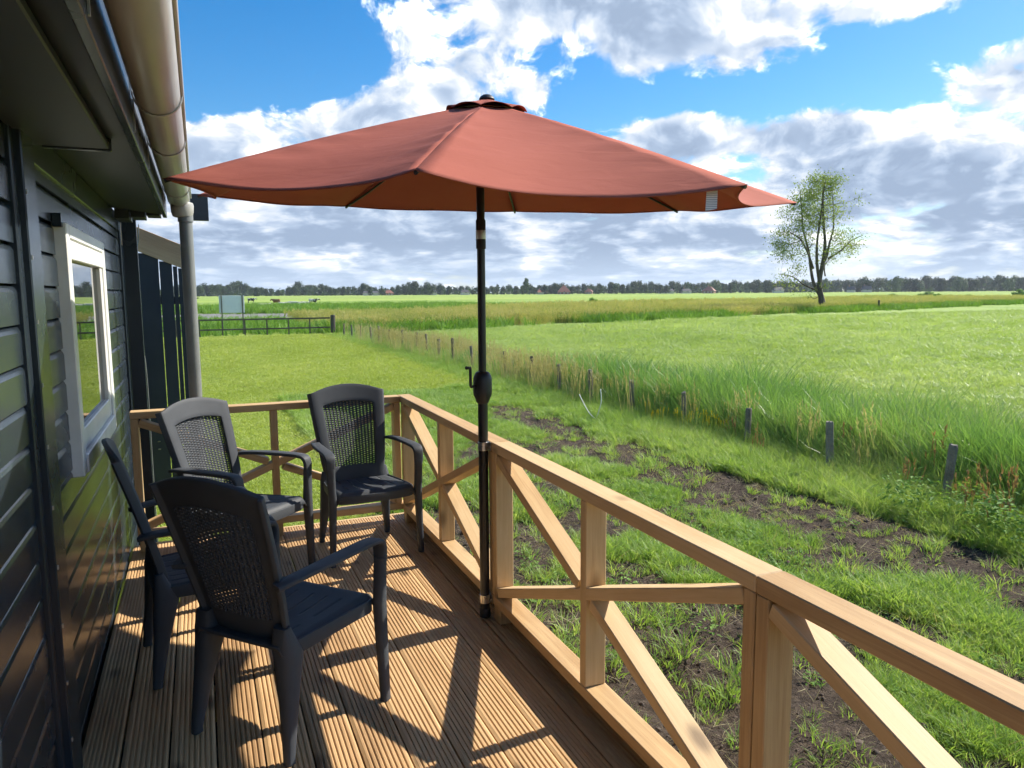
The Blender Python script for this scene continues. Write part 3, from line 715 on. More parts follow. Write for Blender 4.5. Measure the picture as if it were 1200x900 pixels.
lathe('pipe_collar', [(.041, 2.055), (.046, 2.057), (.046, 2.10), (.041, 2.102)], 'pipe_plastic', pipe, loc=(0, 0, 0), n=28)

# ------------------------------------------------------------------ dark plank shed behind the house
shed = tag(empty('plank_shed', (-.6, 8.5, GZ)), 'dark vertical plank lean-to behind the house, light slits between its boards', 'shed')
SO = Vector((-.6, 8.5, GZ))
def sbx(name, x0, x1, y0, y1, z0, z1, m, bev=.002, long='z', p=None): return box(name, x0-SO.x, x1-SO.x, y0-SO.y, y1-SO.y, z0-SO.z, z1-SO.z, m, p or shed, bev, long)
xs_ = [-1.32, -1.13, -.94, -.75, -.55, -.352, -.229, -.182, -.134, -.085]
for i, (a, b) in enumerate(zip(xs_[:-1], xs_[1:])): sbx('plank', a+(.005 if i > 4 else .0025), b-.003, 8.40, 8.42, GZ+.03+random.uniform(-.01, .02), 1.97-.40*(a+.45), 'soffit_paint')
sbx('batten', -1.3, -.09, 8.422, 8.46, .25, .33, 'soffit_paint', .002, 'x'); sbx('batten', -1.3, -.09, 8.422, 8.46, 1.5, 1.58, 'soffit_paint', .002, 'x')
sbx('post', -1.42, -1.32, 8.40, 8.5, GZ-.05, 2.2, 'soffit_paint'); sbx('post', -.50, -.41, 8.46, 8.55, GZ-.05, 1.9, 'soffit_paint')
for k in range(2):
    a = Vector((-1.3, 8.385, 2.53-.118*k))-SO; b = Vector((-.115, 8.385, 2.03-.118*k))-SO
    beam('barge_board', a, b, .02, .112, (0, 1, 0), 'shed_roof_wood', shed)
for k in range(5):
    a = Vector((-1.3, 8.5+.15*k, 2.57))-SO; b = Vector((-.10, 8.5+.15*k, 2.07))-SO; beam('roof_board', a, b, .14, .02, (0, 1, 0), 'shed_roof_wood', shed)
for z in (.10, .02): lathe('bolt', [(.0, 0), (.014, .001), (.014, .006), (.004, .009)], 'steel', shed, loc=Vector((-.45, 8.39, z))-SO, n=10)
cord = tube('cable', smoothpath([(-.36, 5.95, 2.09), (-.375, 5.95, 1.95), (-.43, 5.95, 1.65), (-.42, 5.95, 1.35), (-.375, 5.95, 1.12), (-.372, 5.95, .4), (-.372, 5.95, -.40)], 6), .004, 'pipe_plastic', None, 6)
tag(cord, 'thin grey cable hanging in a curve beside the dark house corner', 'cable')
tag(box('dark_board', -.02, .10, 5.99, 6.02, 2.13, 2.32, 'house_paint', None, .003), 'dark painted board end sticking out behind the downpipe', 'board')


# ------------------------------------------------------------------ fence posts along the ditch
def post_me(h, r_, seed):
    rr = random.Random(seed); n = 9; V, Fc = [], []
    for i, z in enumerate((-.2, .0, h*.5, h*.97, h)):
        for k in range(n): a = 2*math.pi*k/n; q = r_*(1+.10*math.sin(2*a+seed)+rr.uniform(-.04, .04))*(.86 if i == 4 else 1); V.append((q*math.cos(a)+.012*z*math.sin(seed), q*math.sin(a), z+(rr.uniform(-.012, .012) if i == 4 else 0)))
    for i in range(4):
        for k in range(n): Fc.append((i*n+k, i*n+(k+1) % n, (i+1)*n+(k+1) % n, (i+1)*n+k))
    Fc.append(tuple(range(4*n, 5*n))); return pyd('fence_post', V, Fc)
posts_px = [(6.34, 4.77, .50), (6.36, 6.17, .50), (6.53, 7.75, .42), (6.58, 9.2, .46), (6.55, 10.6, .48), (6.5, 11.9, .56), (6.6, 13.45, .50), (6.75, 15.2, .52), (6.85, 17.0, .5), (6.72, 19.0, .52), (6.80, 20.9, .62), (6.85, 22.5, .5), (6.9, 24.0, .58), (6.95, 25.5, .56), (6.97, 27.6, .55), (6.85, 29.2, .5), (6.75, 30.6, .6), (6.7, 31.9, .5), (6.6, 33.6, .5), (6.5, 35.1, .5), (6.4, 36.6, .48)]
for i, (x, y, h) in enumerate(posts_px):
    me = post_me(h+.12, .036+.006*((i*7) % 3)*.5, i); me.materials.append(MATS['old_post'])
    o = link('fence_post', me, loc=(x, y, float(ground_z(np.array(x), np.array(y))))); o.rotation_euler = (random.uniform(-.06, .06), random.uniform(-.06, .06), random.uniform(0, 6))
    lab = {0: 'weathered fence post beside the red sorrel and brambles', 1: 'weathered fence post second from the brambles, clear of the reeds', 5: 'dark fence post beside the bent white electric tape'}.get(i, 'weathered round fence post standing in the tall grass along the ditch')
    tag(o, lab, 'post', 'weathered posts along the ditch')
me = post_me(.98, .11, 77); me.materials.append(MATS['rail_dark'])
tag(link('gate_post', me, loc=(6.15, 38.3, GZ)), 'thick dark wooden post where the lawn fence meets the ditch', 'post')
o = link('marker_post', post_me(1.0, .11, 5), 'rail_dark', loc=(64.3, 57.0, GZ)); tag(o, 'lone dark post in the field edge near the single tree', 'post')

# lawn fence of two rails
lf = tag(empty('rail_fence', (0, 38.5, GZ)), 'low dark two-rail fence at the end of the lawn', 'fence')
for z in (.83, .36): beam('rail', (-9, 0, z), (6.05, 0, z), .04, .075, (0, 1, 0), 'rail_dark', lf)
for x in np.arange(-8.2, 6.0, 1.02): box('post', x-.03, x+.03, .042, .10, -.1, .80, 'old_post', lf, 0, 'z')
sg = tag(empty('sign_board', (1.56, 41, GZ)), 'pale grey blank sign board on two thin posts behind the lawn fence', 'sign')
box('panel', -.62, .60, .06, .09, 1.10, 1.98, 'sign_grey', sg, .004)
for x in (-.50, .50): box('post', x-.028, x+.028, 0, .057, -.1, 2.02, 'old_post', sg, 0, 'z')

# white electric-fence cord lying in the grass
c2 = tube('electric_tape', smoothpath([(5.55, 10.6, GZ+.42), (5.62, 10.4, GZ+.15), (5.7, 10.2, GZ+.02), (5.72, 10.35, GZ+.02), (5.78, 10.3, GZ+.3), (5.80, 10.35, GZ+.52)], 5), .007, 'cord_white', None, 6)
tag(c2, 'bent white electric tape sticking up beside the ditch posts', 'tape')

# ------------------------------------------------------------------ scattering of grasses
def scatter(name, temps, pts, rot, scl, label, cat=None):
    coll = bpy.data.collections.new(name+'_templates')
    for t_ in temps: coll.objects.link(t_)
    n = len(pts); me = bpy.data.meshes.new(name); me.vertices.add(n); me.vertices.foreach_set('co', np.asarray(pts, np.float32).reshape(-1))
    for nm, ty, arr in (('rot', 'FLOAT_VECTOR', rot), ('scl', 'FLOAT_VECTOR', scl)):
        a = me.attributes.new(nm, ty, 'POINT'); a.data.foreach_set('vector', np.asarray(arr, np.float32).reshape(-1))
    a = me.attributes.new('idx', 'INT', 'POINT'); a.data.foreach_set('value', rng.integers(0, len(temps), n).astype(np.int32))
    o = bpy.data.objects.new(name, me); COL.objects.link(o); me.materials.append(temps[0].data.materials[0])
    g = bpy.data.node_groups.new(name, 'GeometryNodeTree')
    g.interface.new_socket('Geometry', in_out='INPUT', socket_type='NodeSocketGeometry'); g.interface.new_socket('Geometry', in_out='OUTPUT', socket_type='NodeSocketGeometry')
    gi = g.nodes.new('NodeGroupInput'); go = g.nodes.new('NodeGroupOutput'); ip = g.nodes.new('GeometryNodeInstanceOnPoints')
    ci = g.nodes.new('GeometryNodeCollectionInfo'); ci.inputs[0].default_value = coll; ci.inputs['Separate Children'].default_value = True; ci.inputs['Reset Children'].default_value = True
    def na(nm, ty):
        q = g.nodes.new('GeometryNodeInputNamedAttribute'); q.data_type = ty; q.inputs[0].default_value = nm; return q.outputs[0]
    L = g.links.new
    L(gi.outputs[0], ip.inputs['Points']); L(ci.outputs[0], ip.inputs['Instance']); ip.inputs['Pick Instance'].default_value = True
    L(na('idx', 'INT'), ip.inputs['Instance Index']); L(na('rot', 'FLOAT_VECTOR'), ip.inputs['Rotation']); L(na('scl', 'FLOAT_VECTOR'), ip.inputs['Scale'])
    L(ip.outputs[0], go.inputs[0])
    md = o.modifiers.new('scatter', 'NODES'); md.node_group = g
    return tag(o, label, cat, None, 'stuff')
def tuft(nm, n, h, spread, bend, w_, m, seed, wind=(0, 0), seg=3, hv=.35):
    r = np.random.default_rng(seed); V, Fc = [], []
    for i in range(n):
        a = r.uniform(0, 6.283); rad = spread*math.sqrt(r.uniform(0, 1)); bx, by = rad*math.cos(a), rad*math.sin(a)
        hh = h*(1-hv*r.uniform(0, 1)**1.3); dr = a+r.normal(0, .8); le = bend*hh*r.uniform(.35, 1.2)
        dx, dy = math.cos(dr)*le+wind[0]*hh, math.sin(dr)*le+wind[1]*hh; tw = r.uniform(0, 6.283); sx, sy = math.cos(tw)*w_/2, math.sin(tw)*w_/2
        ww = r.uniform(.7, 1.25); b0 = len(V)
        for k in range(seg):
            q = k/seg; c = (bx+dx*q**1.8, by+dy*q**1.8, hh*(q-.18*q*q*(abs(le)/hh)))
            f = ww*(1-.75*q**2); V += [(c[0]-sx*f, c[1]-sy*f, c[2]), (c[0]+sx*f, c[1]+sy*f, c[2])]
        V.append((bx+dx, by+dy, hh*(1-.18*abs(le)/hh)))
        for k in range(seg-1): Fc.append((b0+2*k, b0+2*k+1, b0+2*k+3, b0+2*k+2))
        Fc.append((b0+2*seg-2, b0+2*seg-1, b0+2*seg))
    me = pyd(nm, V, Fc, True); me.materials.append(MATS[m]); return bpy.data.objects.new(nm, me)
def seedstalk(nm, n, h, spread, m, seed, head=.10, w_=.012, wind=(0, 0)):
    r = np.random.default_rng(seed); V, Fc = [], []
    for i in range(n):
        a = r.uniform(0, 6.283); rad = spread*math.sqrt(r.uniform()); b = np.array([rad*math.cos(a), rad*math.sin(a), 0]); hh = h*r.uniform(.65, 1); top = b+np.array([r.normal(0, .1)*hh+wind[0]*hh, r.normal(0, .1)*hh+wind[1]*hh, hh])
        def quad(p, q, w0, w1):
            tw = r.uniform(0, 6.28); s = np.array([math.cos(tw), math.sin(tw), 0]); k = len(V); V.extend([p-s*w0, p+s*w0, q+s*w1, q-s*w1]); Fc.append((k, k+1, k+2, k+3))
        quad(b, top, .002+w_*.08, .002)
        for j in range(9):
            u = 1-head*3*r.uniform()**.8; p = b+(top-b)*u; d = np.array([r.normal(0, .35), r.normal(0, .35), 1.]); d /= np.linalg.norm(d); quad(p, p+d*head*hh*.55, w_*.5, w_*.2)
    me = pyd(nm, V, Fc); me.materials.append(MATS[m]); return bpy.data.objects.new(nm, me)
def weed(nm, n, h, spread, m, seed, lw=.03):
    r = np.random.default_rng(seed); V, Fc = [], []
    for i in range(n):
        a = r.uniform(0, 6.283); rad = spread*r.uniform(.1, 1); z = h*r.uniform(.1, 1); c = np.array([rad*math.cos(a), rad*math.sin(a), z]); dr = a+r.normal(0, .7)
        d = np.array([math.cos(dr), math.sin(dr), r.uniform(-.4, .7)]); d /= np.linalg.norm(d); s = np.array([-math.sin(dr), math.cos(dr), r.uniform(-.3, .3)]); L = lw*r.uniform(1.4, 3.); k = len(V)
        V += [c, c+d*L*.45+s*lw*.6, c+d*L+np.array([0, 0, -.25*L]), c+d*L*.45-s*lw*.6]; Fc.append((k, k+1, k+2, k+3))
    me = pyd(nm, V, Fc); me.materials.append(MATS[m]); return bpy.data.objects.new(nm, me)
def sample(n, x0, x1, y0, y1, dens):
    x = rng.uniform(x0, x1, n); y = rng.uniform(y0, y1, n); k = rng.uniform(0, 1, n) < dens(x, y); return x[k], y[k]
def place(x, y, smin, smax, tilt=.12, zs=None, dz=0.):
    n = len(x); p = np.stack([x, y, ground_z(x, y)-.004+dz], 1); rot = np.stack([rng.normal(0, tilt, n), rng.normal(0, tilt, n), rng.uniform(0, 6.283, n)], 1)
    s = rng.uniform(smin, smax, n); sc = np.stack([s, s, s*(1 if zs is None else zs)], 1); return p, rot, sc
def infront(x, y, m_=1.06):           # keep to ground the photograph could see, with a margin for a step aside
    cx = x*right.x+y*right.y; cd = x*fwd.x+y*fwd.y+.12; return (np.abs(cx) < .80*np.maximum(cd, 0)+1.5) & (cd > .4)
def under_deck(x, y): return (x < 1.43) & (y < 5.32)

# rough turf and tufts on the bare ground beside the terrace
T = [tuft('turf_tuft', 30, .055+.016*i, .055, .95, .0050, 'grass_rough', 10+i) for i in range(4)]
x, y = sample(230000, 1.4, 6.5, .2, 15, lambda x, y: np.clip(1.22-1.95*soil_mask(x, y), .014, 1)*np.clip(9/(np.hypot(x, y)+1)**1.25, 0, 1))
k = infront(x, y); x, y = x[k], y[k]
big = .38+1.0*fbm(x, y, .8, 3, 55)**1.2
p, r_, s_ = place(x, y, .75, 1.3); s_ *= big[:, None]*(1+.035*np.hypot(x, y))[:, None]
scatter('rough_turf', T, p, r_, s_, 'patchy rough green turf on dark bare soil beside the terrace', 'grass')
# lusher weeds and clover leaves in it
T = [weed('weed_clump', 30, .06, .06, 'weed_green', 30+i, .012) for i in range(3)]
x, y = sample(9000, 1.5, 6.3, .5, 13, lambda x, y: np.clip(fbm(x, y, 1.1, 3, 71)*2.4-1.0, 0, 1)*np.clip(1.1-1.2*soil_mask(x, y), .03, 1)); k = infront(x, y)
p, r_, s_ = place(x[k], y[k], .7, 1.5); scatter('weed_leaves', T, p, r_, s_, 'small broad-leaved weeds among the rough turf', 'weeds')
def clod(nm, seed):
    r = np.random.default_rng(seed); bm = bmesh.new(); bmesh.ops.create_icosphere(bm, subdivisions=2, radius=.5)
    for v_ in bm.verts: v_.co *= 1+r.normal(0, .16); v_.co.z *= .62
    me = bm_mesh(nm, bm, True); me.materials.append(MATS['clod_soil']); return bpy.data.objects.new(nm, me)
plain('clod_soil', (.085, .063, .047), .95, .5)
T = [clod('soil_clod', 400+i) for i in range(4)]
x, y = sample(60000, 1.42, 6.2, .3, 14, lambda x, y: sstep(soil_mask(x, y), .35, .6)*np.clip(6/(np.hypot(x, y)+.5), .2, 1)*.5); k = infront(x, y)
p, r_, s_ = place(x[k], y[k], .006, .02, 1.); s_ *= (1+1.6*(rng.uniform(0, 1, len(s_)) > .93))[:, None]; scatter('soil_clods', T, p, r_, s_, 'crumbly dark soil clods on the bare strip beside the terrace', 'soil')
T = [tuft('straw', 7, .05, .06, 3.2, .003, 'grass_dry', 410+i) for i in range(3)]
x, y = sample(9000, 1.42, 6.2, .3, 14, lambda x, y: .15+.6*sstep(soil_mask(x, y), .2, .6)); k = infront(x, y)
p, r_, s_ = place(x[k], y[k], .6, 1.4, .5); s_[:, 2] *= .3; scatter('straw_bits', T, p, r_, s_, 'dead straw bits strewn over soil and turf', 'straw')
# mown lawn
T = [tuft('lawn_tuft', 34, .042+.008*i, .075, .7, .0052, 'grass_lawn', 40+i) for i in range(3)]
x, y = sample(170000, -6, 6.2, 5.35, 38, lambda x, y: np.clip(11/(np.hypot(x, y)+.5)**1.15, 0, 1)*sstep(soil_mask(x, y), .75, .35)*(1-sstep(x, 1.2, 1.9)*sstep(y, 15, 12.5)))
k = infront(x, y); x, y = x[k], y[k]; p, r_, s_ = place(x, y, .8, 1.25); s_ *= (.72+.05*np.hypot(x, y))[:, None]; s_[:, 2] *= .62
scatter('mown_lawn', T, p, r_, s_, 'short bright mown lawn running to the two-rail fence', 'grass')
# reeds and tall grass along the ditch
T = [tuft('reed_tuft', 30, .56+.09*i, .13, .62, .0092, 'grass_reed', 50+i, (-.16, .02), 4, .45) for i in range(4)]
def d_reed(x, y): return sstep(x, 6.25, 7.2+.25*sstep(y, 9, 14))*sstep(x, 9.0-.8*sstep(y, 10, 18), 8.0-.6*sstep(y, 10, 18))*np.clip(9/(np.hypot(x, y)+.5), .12, 1)*np.clip(.25+1.3*fbm(x, y, .7, 3, 81), 0, 1)
x, y = sample(42000, 5.9, 10, 1.2, 38, d_reed); k = infront(x, y); x, y = x[k], y[k]
p, r_, s_ = place(x, y, .7, 1.2, .10); s_ *= (.56+.66*sstep(x, 6.5, 7.5)*(.6+.8*fbm(x, y, .6, 3, 5)))[:, None]*(1-.42*sstep(y, 12, 20))[:, None]
scatter('ditch_reeds', T, p, r_, s_, 'tall green reeds and long grass leaning along the ditch', 'reeds')
T = [tuft('long_grass', 40, .34+.06*i, .12, .95, .006, 'grass_rough', 60+i, (0, 0), 4, .5) for i in range(3)]
x, y = sample(20000, 5.5, 7.6, 1.5, 38, lambda x, y: sstep(x, 5.5, 6.1)*sstep(x, 7.6, 6.8)*np.clip(9/(np.hypot(x, y)+.5), .15, 1)); k = infront(x, y); x, y = x[k], y[k]
p, r_, s_ = place(x, y, .6, 1.15, .15); s_ *= (.62+.25*sstep(x, 6.3, 6.9)-.15*sstep(y, 11, 18))[:, None]
scatter('verge_grass', T, p, r_, s_, 'long soft verge grass at the feet of the ditch posts', 'grass')
T = [seedstalk('dry_stalk', 10, .85, .16, 'grass_dry', 70+i, .10, .012, (-.05, 0)) for i in range(3)]
x, y = sample(3000, 6.3, 8.6, 2, 38, lambda x, y: np.clip(.13+.9*np.exp(-((y-14.5)/2.8)**2)+.4*np.exp(-((y-25)/7)**2), 0, 1)*(.3+.7*fbm(x, y, 1, 2, 4))); k = infront(x, y); x, y = x[k], y[k]
p, r_, s_ = place(x, y, .6, 1.1, .08); scatter('dry_stalks', T, p, r_, s_, 'dry straw-coloured seed stalks standing among the reeds', 'grass')
T = [seedstalk('sorrel', 6, .62, .10, 'sorrel_red', 90+i, .14, .020) for i in range(3)]
x, y = sample(60, 6.0, 7.6, 2.2, 9.5, lambda x, y: np.clip(.15+.9*np.exp(-((y-4.6)/1.4)**2)+.45*np.exp(-((y-9)/1.)**2), 0, 1)); p, r_, s_ = place(x, y, .65, 1.15, .1)
scatter('red_sorrel', T, p, r_, s_, 'rusty red sorrel spikes by the ditch posts', 'plants')
T = [seedstalk('buttercup', 5, .45, .1, 'flower_yellow', 95, .08, .02)]
x, y = sample(20, 6.2, 6.9, 8.3, 10.6, lambda x, y: x*0+1); p, r_, s_ = place(x, y, .7, 1.1, .1); scatter('yellow_flowers', T, p, r_, s_, 'small yellow flowers in the verge grass', 'flowers')
T = [weed('bramble', 120, .40, .26, 'weed_green', 98+i, .028) for i in range(2)]
x, y = sample(32, 5.8, 6.6, 2.6, 5.0, lambda x, y: sstep(y, 5.4, 3.6)); p, r_, s_ = place(x, y, .6, 1.1, .1); scatter('bramble_leaves', T, p, r_, s_, 'leafy bramble and nettles near the front ditch post', 'bramble')
# meadow field
T = [tuft('field_tuft', 44, .13+.02*i, .15, .9, .0075, 'grass_field', 110+i, (-.22, .05), 3, .45) for i in range(4)]
x = 8+ (rng.uniform(0, 1, 130000)**1.9)*60; y = rng.uniform(1.5, 46, 130000)
d_ = np.hypot(x, y); k = (rng.uniform(0, 1, len(x)) < np.clip(13/d_, 0, 1)*sstep(x, 8.0, 8.8)) & infront(x, y) & (y < 37+.32*np.maximum(x-9, 0)); x, y = x[k], y[k]
p, r_, s_ = place(x, y, .7, 1.3, .1); s_ *= (.8+.028*np.hypot(x, y))[:, None]; s_[:, 2] *= (.45+.9*fbm(x*.35+y*.1, y, .55, 3, 12))*.60
scatter('meadow_grass', T, p, r_, s_, 'glossy bright green meadow grass beyond the ditch', 'grass')
# tan grass strip and green weeds beyond the meadow
T = [seedstalk('tan_grass', 16, .80, .5, 'grass_tan', 120+i, .16, .035) for i in range(3)]
def far_edge(x): return 40+.32*np.maximum(x-9, 0)
x = rng.uniform(6.5, 150, 42000); y = far_edge(x)+rng.uniform(0, 1, 42000)**1.3*42*np.clip(x/40, .5, 1)
k = infront(x, y) & (rng.uniform(0, 1, len(x)) < np.clip(34/np.hypot(x, y), .2, 1)*np.clip(2.2*fbm(x, y, .10, 3, 6)-.55, .04, 1)); x, y = x[k], y[k]
p, r_, s_ = place(x, y, .6, 1.1, .06); s_ *= (.9+.004*y)[:, None]
scatter('tan_grass', T, p, r_, s_, 'strip of tan flowering grass beyond the green meadow', 'grass')
T = [tuft('rank_weed', 26, .75, .45, .7, .045, 'weed_green', 130+i, (0, 0), 3, .5) for i in range(3)]
x = rng.uniform(6, 120, 9000); e_ = far_edge(x); y = e_+rng.normal(0, 1.3, 9000)+1.0
k = infront(x, y) & (fbm(x, y, .11, 3, 44) > .40); x, y = x[k], y[k]; p, r_, s_ = place(x, y, .5, 1.15, .1)
x2 = rng.uniform(-60, 5.8, 5200); y2 = 39.2+rng.uniform(0, 1, 5200)*24; k = infront(x2, y2) & (rng.uniform(0, 1, 5200) < .25+.75*(fbm(x2, y2, .2, 3, 2) > .45)); p2, r2, s2 = place(x2[k], y2[k], .45, .95, .1)
x3 = rng.uniform(-70, 40, 4200); y3 = 80+rng.uniform(0, 1, 4200)*45; k = infront(x3, y3); p3, r3, s3 = place(x3[k], y3[k], .7, 1.4, .1)
scatter('rank_weeds', T, np.concatenate([p, p2, p3]), np.concatenate([r_, r2, r3]), np.concatenate([s_, s2, s3]), 'dark green rank weeds along the field ditches', 'weeds')

# ------------------------------------------------------------------ lone tree
def lone_tree(bx, by):
    root = tag(empty('broadleaf_tree', (bx, by, GZ)), 'lone slender many-stemmed tree with sparse leaves in the open field', 'tree')
    r = np.random.default_rng(5); K = 11.86; rt = np.array([right.x, right.y, 0]); fd = np.array([.383, .924, 0])
    def at(px, py, dep=0.): return rt*((px-965)/K) + np.array([0, 0, (364-py)/K]) + fd*dep
    cr = lambda X, Y: (860+(335+(X-335)*.84)/3.53, 190+Y/3.53)
    stems = [([(370, 615), (360, 560), (350, 500), (360, 420), (365, 340), (360, 240), (350, 120), (345, 70)], .42, 0),
             ([(360, 560), (325, 500), (315, 440), (300, 360), (280, 280), (270, 200), (262, 120)], .26, .5),
             ([(350, 500), (330, 420), (320, 330), (318, 240), (320, 150), (325, 90)], .24, -.6),
             ([(360, 430), (385, 380), (405, 330), (420, 270), (425, 200), (415, 130)], .20, .4),
             ([(315, 440), (280, 380), (235, 330), (190, 300), (150, 290)], .16, -.5),
             ([(365, 540), (330, 520), (290, 500), (240, 470), (190, 460)], .15, .6),
             ([(385, 400), (430, 370), (470, 330), (510, 310)], .12, -.6), ([(375, 470), (385, 430), (420, 400), (460, 380)], .10, .8)]
    nodes = []; V, Fc = [], []
    def addtube(pts, rad, n=7):
        v, f = tube_data(pts, rad, n); o_ = len(V); V.extend(v); Fc.extend([tuple(a+o_ for a in q) for q in f])
    for path, r0, dep in stems:
        m_ = len(path); P_ = [at(*cr(*q), dep*3.0*(i/(m_-1))) + (r.normal(0, .06, 3) if i else 0) for i, q in enumerate(path)]
        P_ = smoothpath(P_, 4); n = len(P_); rad = [r0*.66*(1-.88*i/(n-1)) + .012 + (.16*max(0, 1-i/5) if r0 > .4 else 0) for i in range(n)]
        addtube(P_, rad, 8)
        for i, q in enumerate(P_):
            if i > 3: nodes.append((q, rad[i]))
    lobes = [(330, 110, 95, 30), (250, 160, 75, 20), (215, 215, 60, 14), (160, 295, 55, 14), (150, 350, 45, 10), (400, 190, 60, 16), (455, 300, 55, 12), (500, 335, 40, 7), (345, 220, 75, 16), (270, 270, 60, 12), (205, 430, 45, 5), (180, 480, 35, 3), (350, 340, 70, 7), (420, 370, 55, 6), (245, 345, 60, 9), (290, 500, 40, 4), (300, 70, 60, 12), (375, 100, 50, 10)]
    LV, LF = [], []
    for X, Y, rr, n in lobes:
        for i in range(n):
            a = r.uniform(0, 6.283); q = rr*.78*math.sqrt(r.uniform()); c = at(*cr(X*.94+18+q*math.cos(a), max(74, Y+q*math.sin(a))+14), r.normal(0, 1.5))
            nd = min(nodes, key=lambda w_: np.linalg.norm(w_[0]-c)+max(0, w_[0][2]-c[2])*1.3)
            mid = (nd[0]+c)/2+np.array([0, 0, -.15])+r.normal(0, .12, 3); br = min(nd[1]*.6, .05); pth = smoothpath([nd[0], mid, c], 3)
            addtube(pth, [br*(1-.75*i_/(len(pth)-1)) for i_ in range(len(pth))], 5); nodes.append((mid, br*.6))
            for _ in range(3):
                e_ = c+r.normal(0, .35, 3); addtube([c*.9+mid*.1, e_], [.012, .006], 4)
            for _ in range(int(r.uniform(42, 72))):
                p = c+r.normal(0, .46, 3)*np.array([1, 1, .8]); d = r.normal(0, 1, 3); d /= np.linalg.norm(d); s = np.cross(d, r.normal(0, 1, 3)); s /= np.linalg.norm(s); L = r.uniform(.06, .115); k = len(LV)
                LV.extend([p-d*L, p+s*L*.55, p+d*L, p-s*L*.55]); LF.append((k, k+1, k+2, k+3))
    link('trunk', pyd('trunk', V, Fc, True), 'bark', root); link('crown', pyd('crown', LV, LF), 'tree_leaf', root)
lone_tree(57.2, 57.2)

# ------------------------------------------------------------------ far tree line, farmhouses, cattle
def crown_me(seed, wd, ht, m, n=650, card=.9, lobes=13, low=.02):
    r = np.random.default_rng(seed); V, Fc = [], []; L = []
    for i in range(lobes): a = r.uniform(0, 6.283); q = r.uniform(0, .62); zc = r.uniform(low+.15, .86); k_ = math.sin(math.pi*min(1, zc*.9+.12)); L.append((q*wd/2*math.cos(a)*k_, q*wd/2*math.sin(a)*k_, zc*ht, r.uniform(.22, .36)*min(wd, ht)))
    for i in range(n):
        cx, cy, cz, cr_ = L[r.integers(lobes)]; d = r.normal(0, 1, 3); d /= np.linalg.norm(d); p = np.array([cx, cy, cz])+d*cr_*r.uniform(.6, 1.05)
        if p[2] < 0: continue
        s = np.cross(d+r.normal(0, .5, 3), r.normal(0, 1, 3)); s /= np.linalg.norm(s); u = np.cross(d, s); u /= max(.2, np.linalg.norm(u)); c = card*r.uniform(.6, 1.4); k = len(V)
        V.extend([p-s*c, p+u*c*.7, p+s*c, p-u*c*.7]); Fc.append((k, k+1, k+2, k+3))
    me = pyd('crown', V, Fc); me.materials.append(MATS[m]); return me
def trunk_me(h):
    v, f = tube_data([(0, 0, -.3), (.1, 0, h*.4), (.05, .1, h*.8)], [.4, .3, .12], 6); me = pyd('trunk', v, f); me.materials.append(MATS['bark']); return me
KINDS = [(crown_me(200+i, wd, ht, m, 1000, .72), trunk_me(ht)) for i, (wd, ht, m) in enumerate([(13, 13, 'far_leaf'), (17, 15, 'far_leaf'), (11, 11, 'far_leaf'), (15, 12, 'far_leaf'), (8, 18, 'far_leaf_pale'), (12, 10, 'far_leaf_pale'), (19, 17, 'far_leaf')])]
def far_xy(pxx, depth):
    cx = (pxx-600)/880*depth; return (right.x*cx+fwd.x*depth/.9926, right.y*cx+fwd.y*depth/.9926)
def far_tree(pxx, depth, kind, sc):
    x, y = far_xy(pxx, depth); t_ = empty('far_tree', (x, y, GZ), random.uniform(0, 6)); s = sc*random.uniform(.9, 1.1); t_.scale = (s*random.uniform(.9, 1.15), s*random.uniform(.9, 1.15), s)
    c = link('crown', KINDS[kind][0], parent=t_); k = link('trunk', KINDS[kind][1], parent=t_)
    tag(t_, 'pale green tree in the tree line on the horizon' if kind in (4, 5) else 'dark green tree in the tree line on the horizon', 'tree', 'pale trees on the horizon' if kind in (4, 5) else 'dark trees on the horizon')
px_ = 90.
while px_ < 1330:
    # height profile of the skyline, pixels above its foot
    prof = np.interp(px_, [90, 230, 262, 284, 300, 330, 345, 352, 365, 395, 420, 455, 480, 505, 530, 560, 600, 640, 700, 760, 830, 880, 930, 985, 1030, 1060, 1100, 1150, 1180, 1330], [11, 12, 14, 15, 10, 8, 11, 14, 12, 9, 11, 9, 12, 14, 9, 9, 10, 11, 10, 12, 11, 13, 12, 13, 14, 15, 14, 16, 15, 15])
    dep = random.uniform(640, 800); h = prof*dep/880*random.uniform(.85, 1.1)
    kd = random.choice([0, 1, 2, 3, 6, 0, 1, 3, 2, 5 if px_ > 560 else 3, 5 if px_ > 560 else 0])
    far_tree(px_, dep, kd, h/[13, 15, 11, 12, 18, 10, 17][kd]*1.02); px_ += random.uniform(3.6, 8.0)
for pxx, hh in ((618, 17), (1048, 13), (1120, 15), (1176, 13), (860, 11)): far_tree(pxx, 630, 4, hh*630/880/18*1.1)
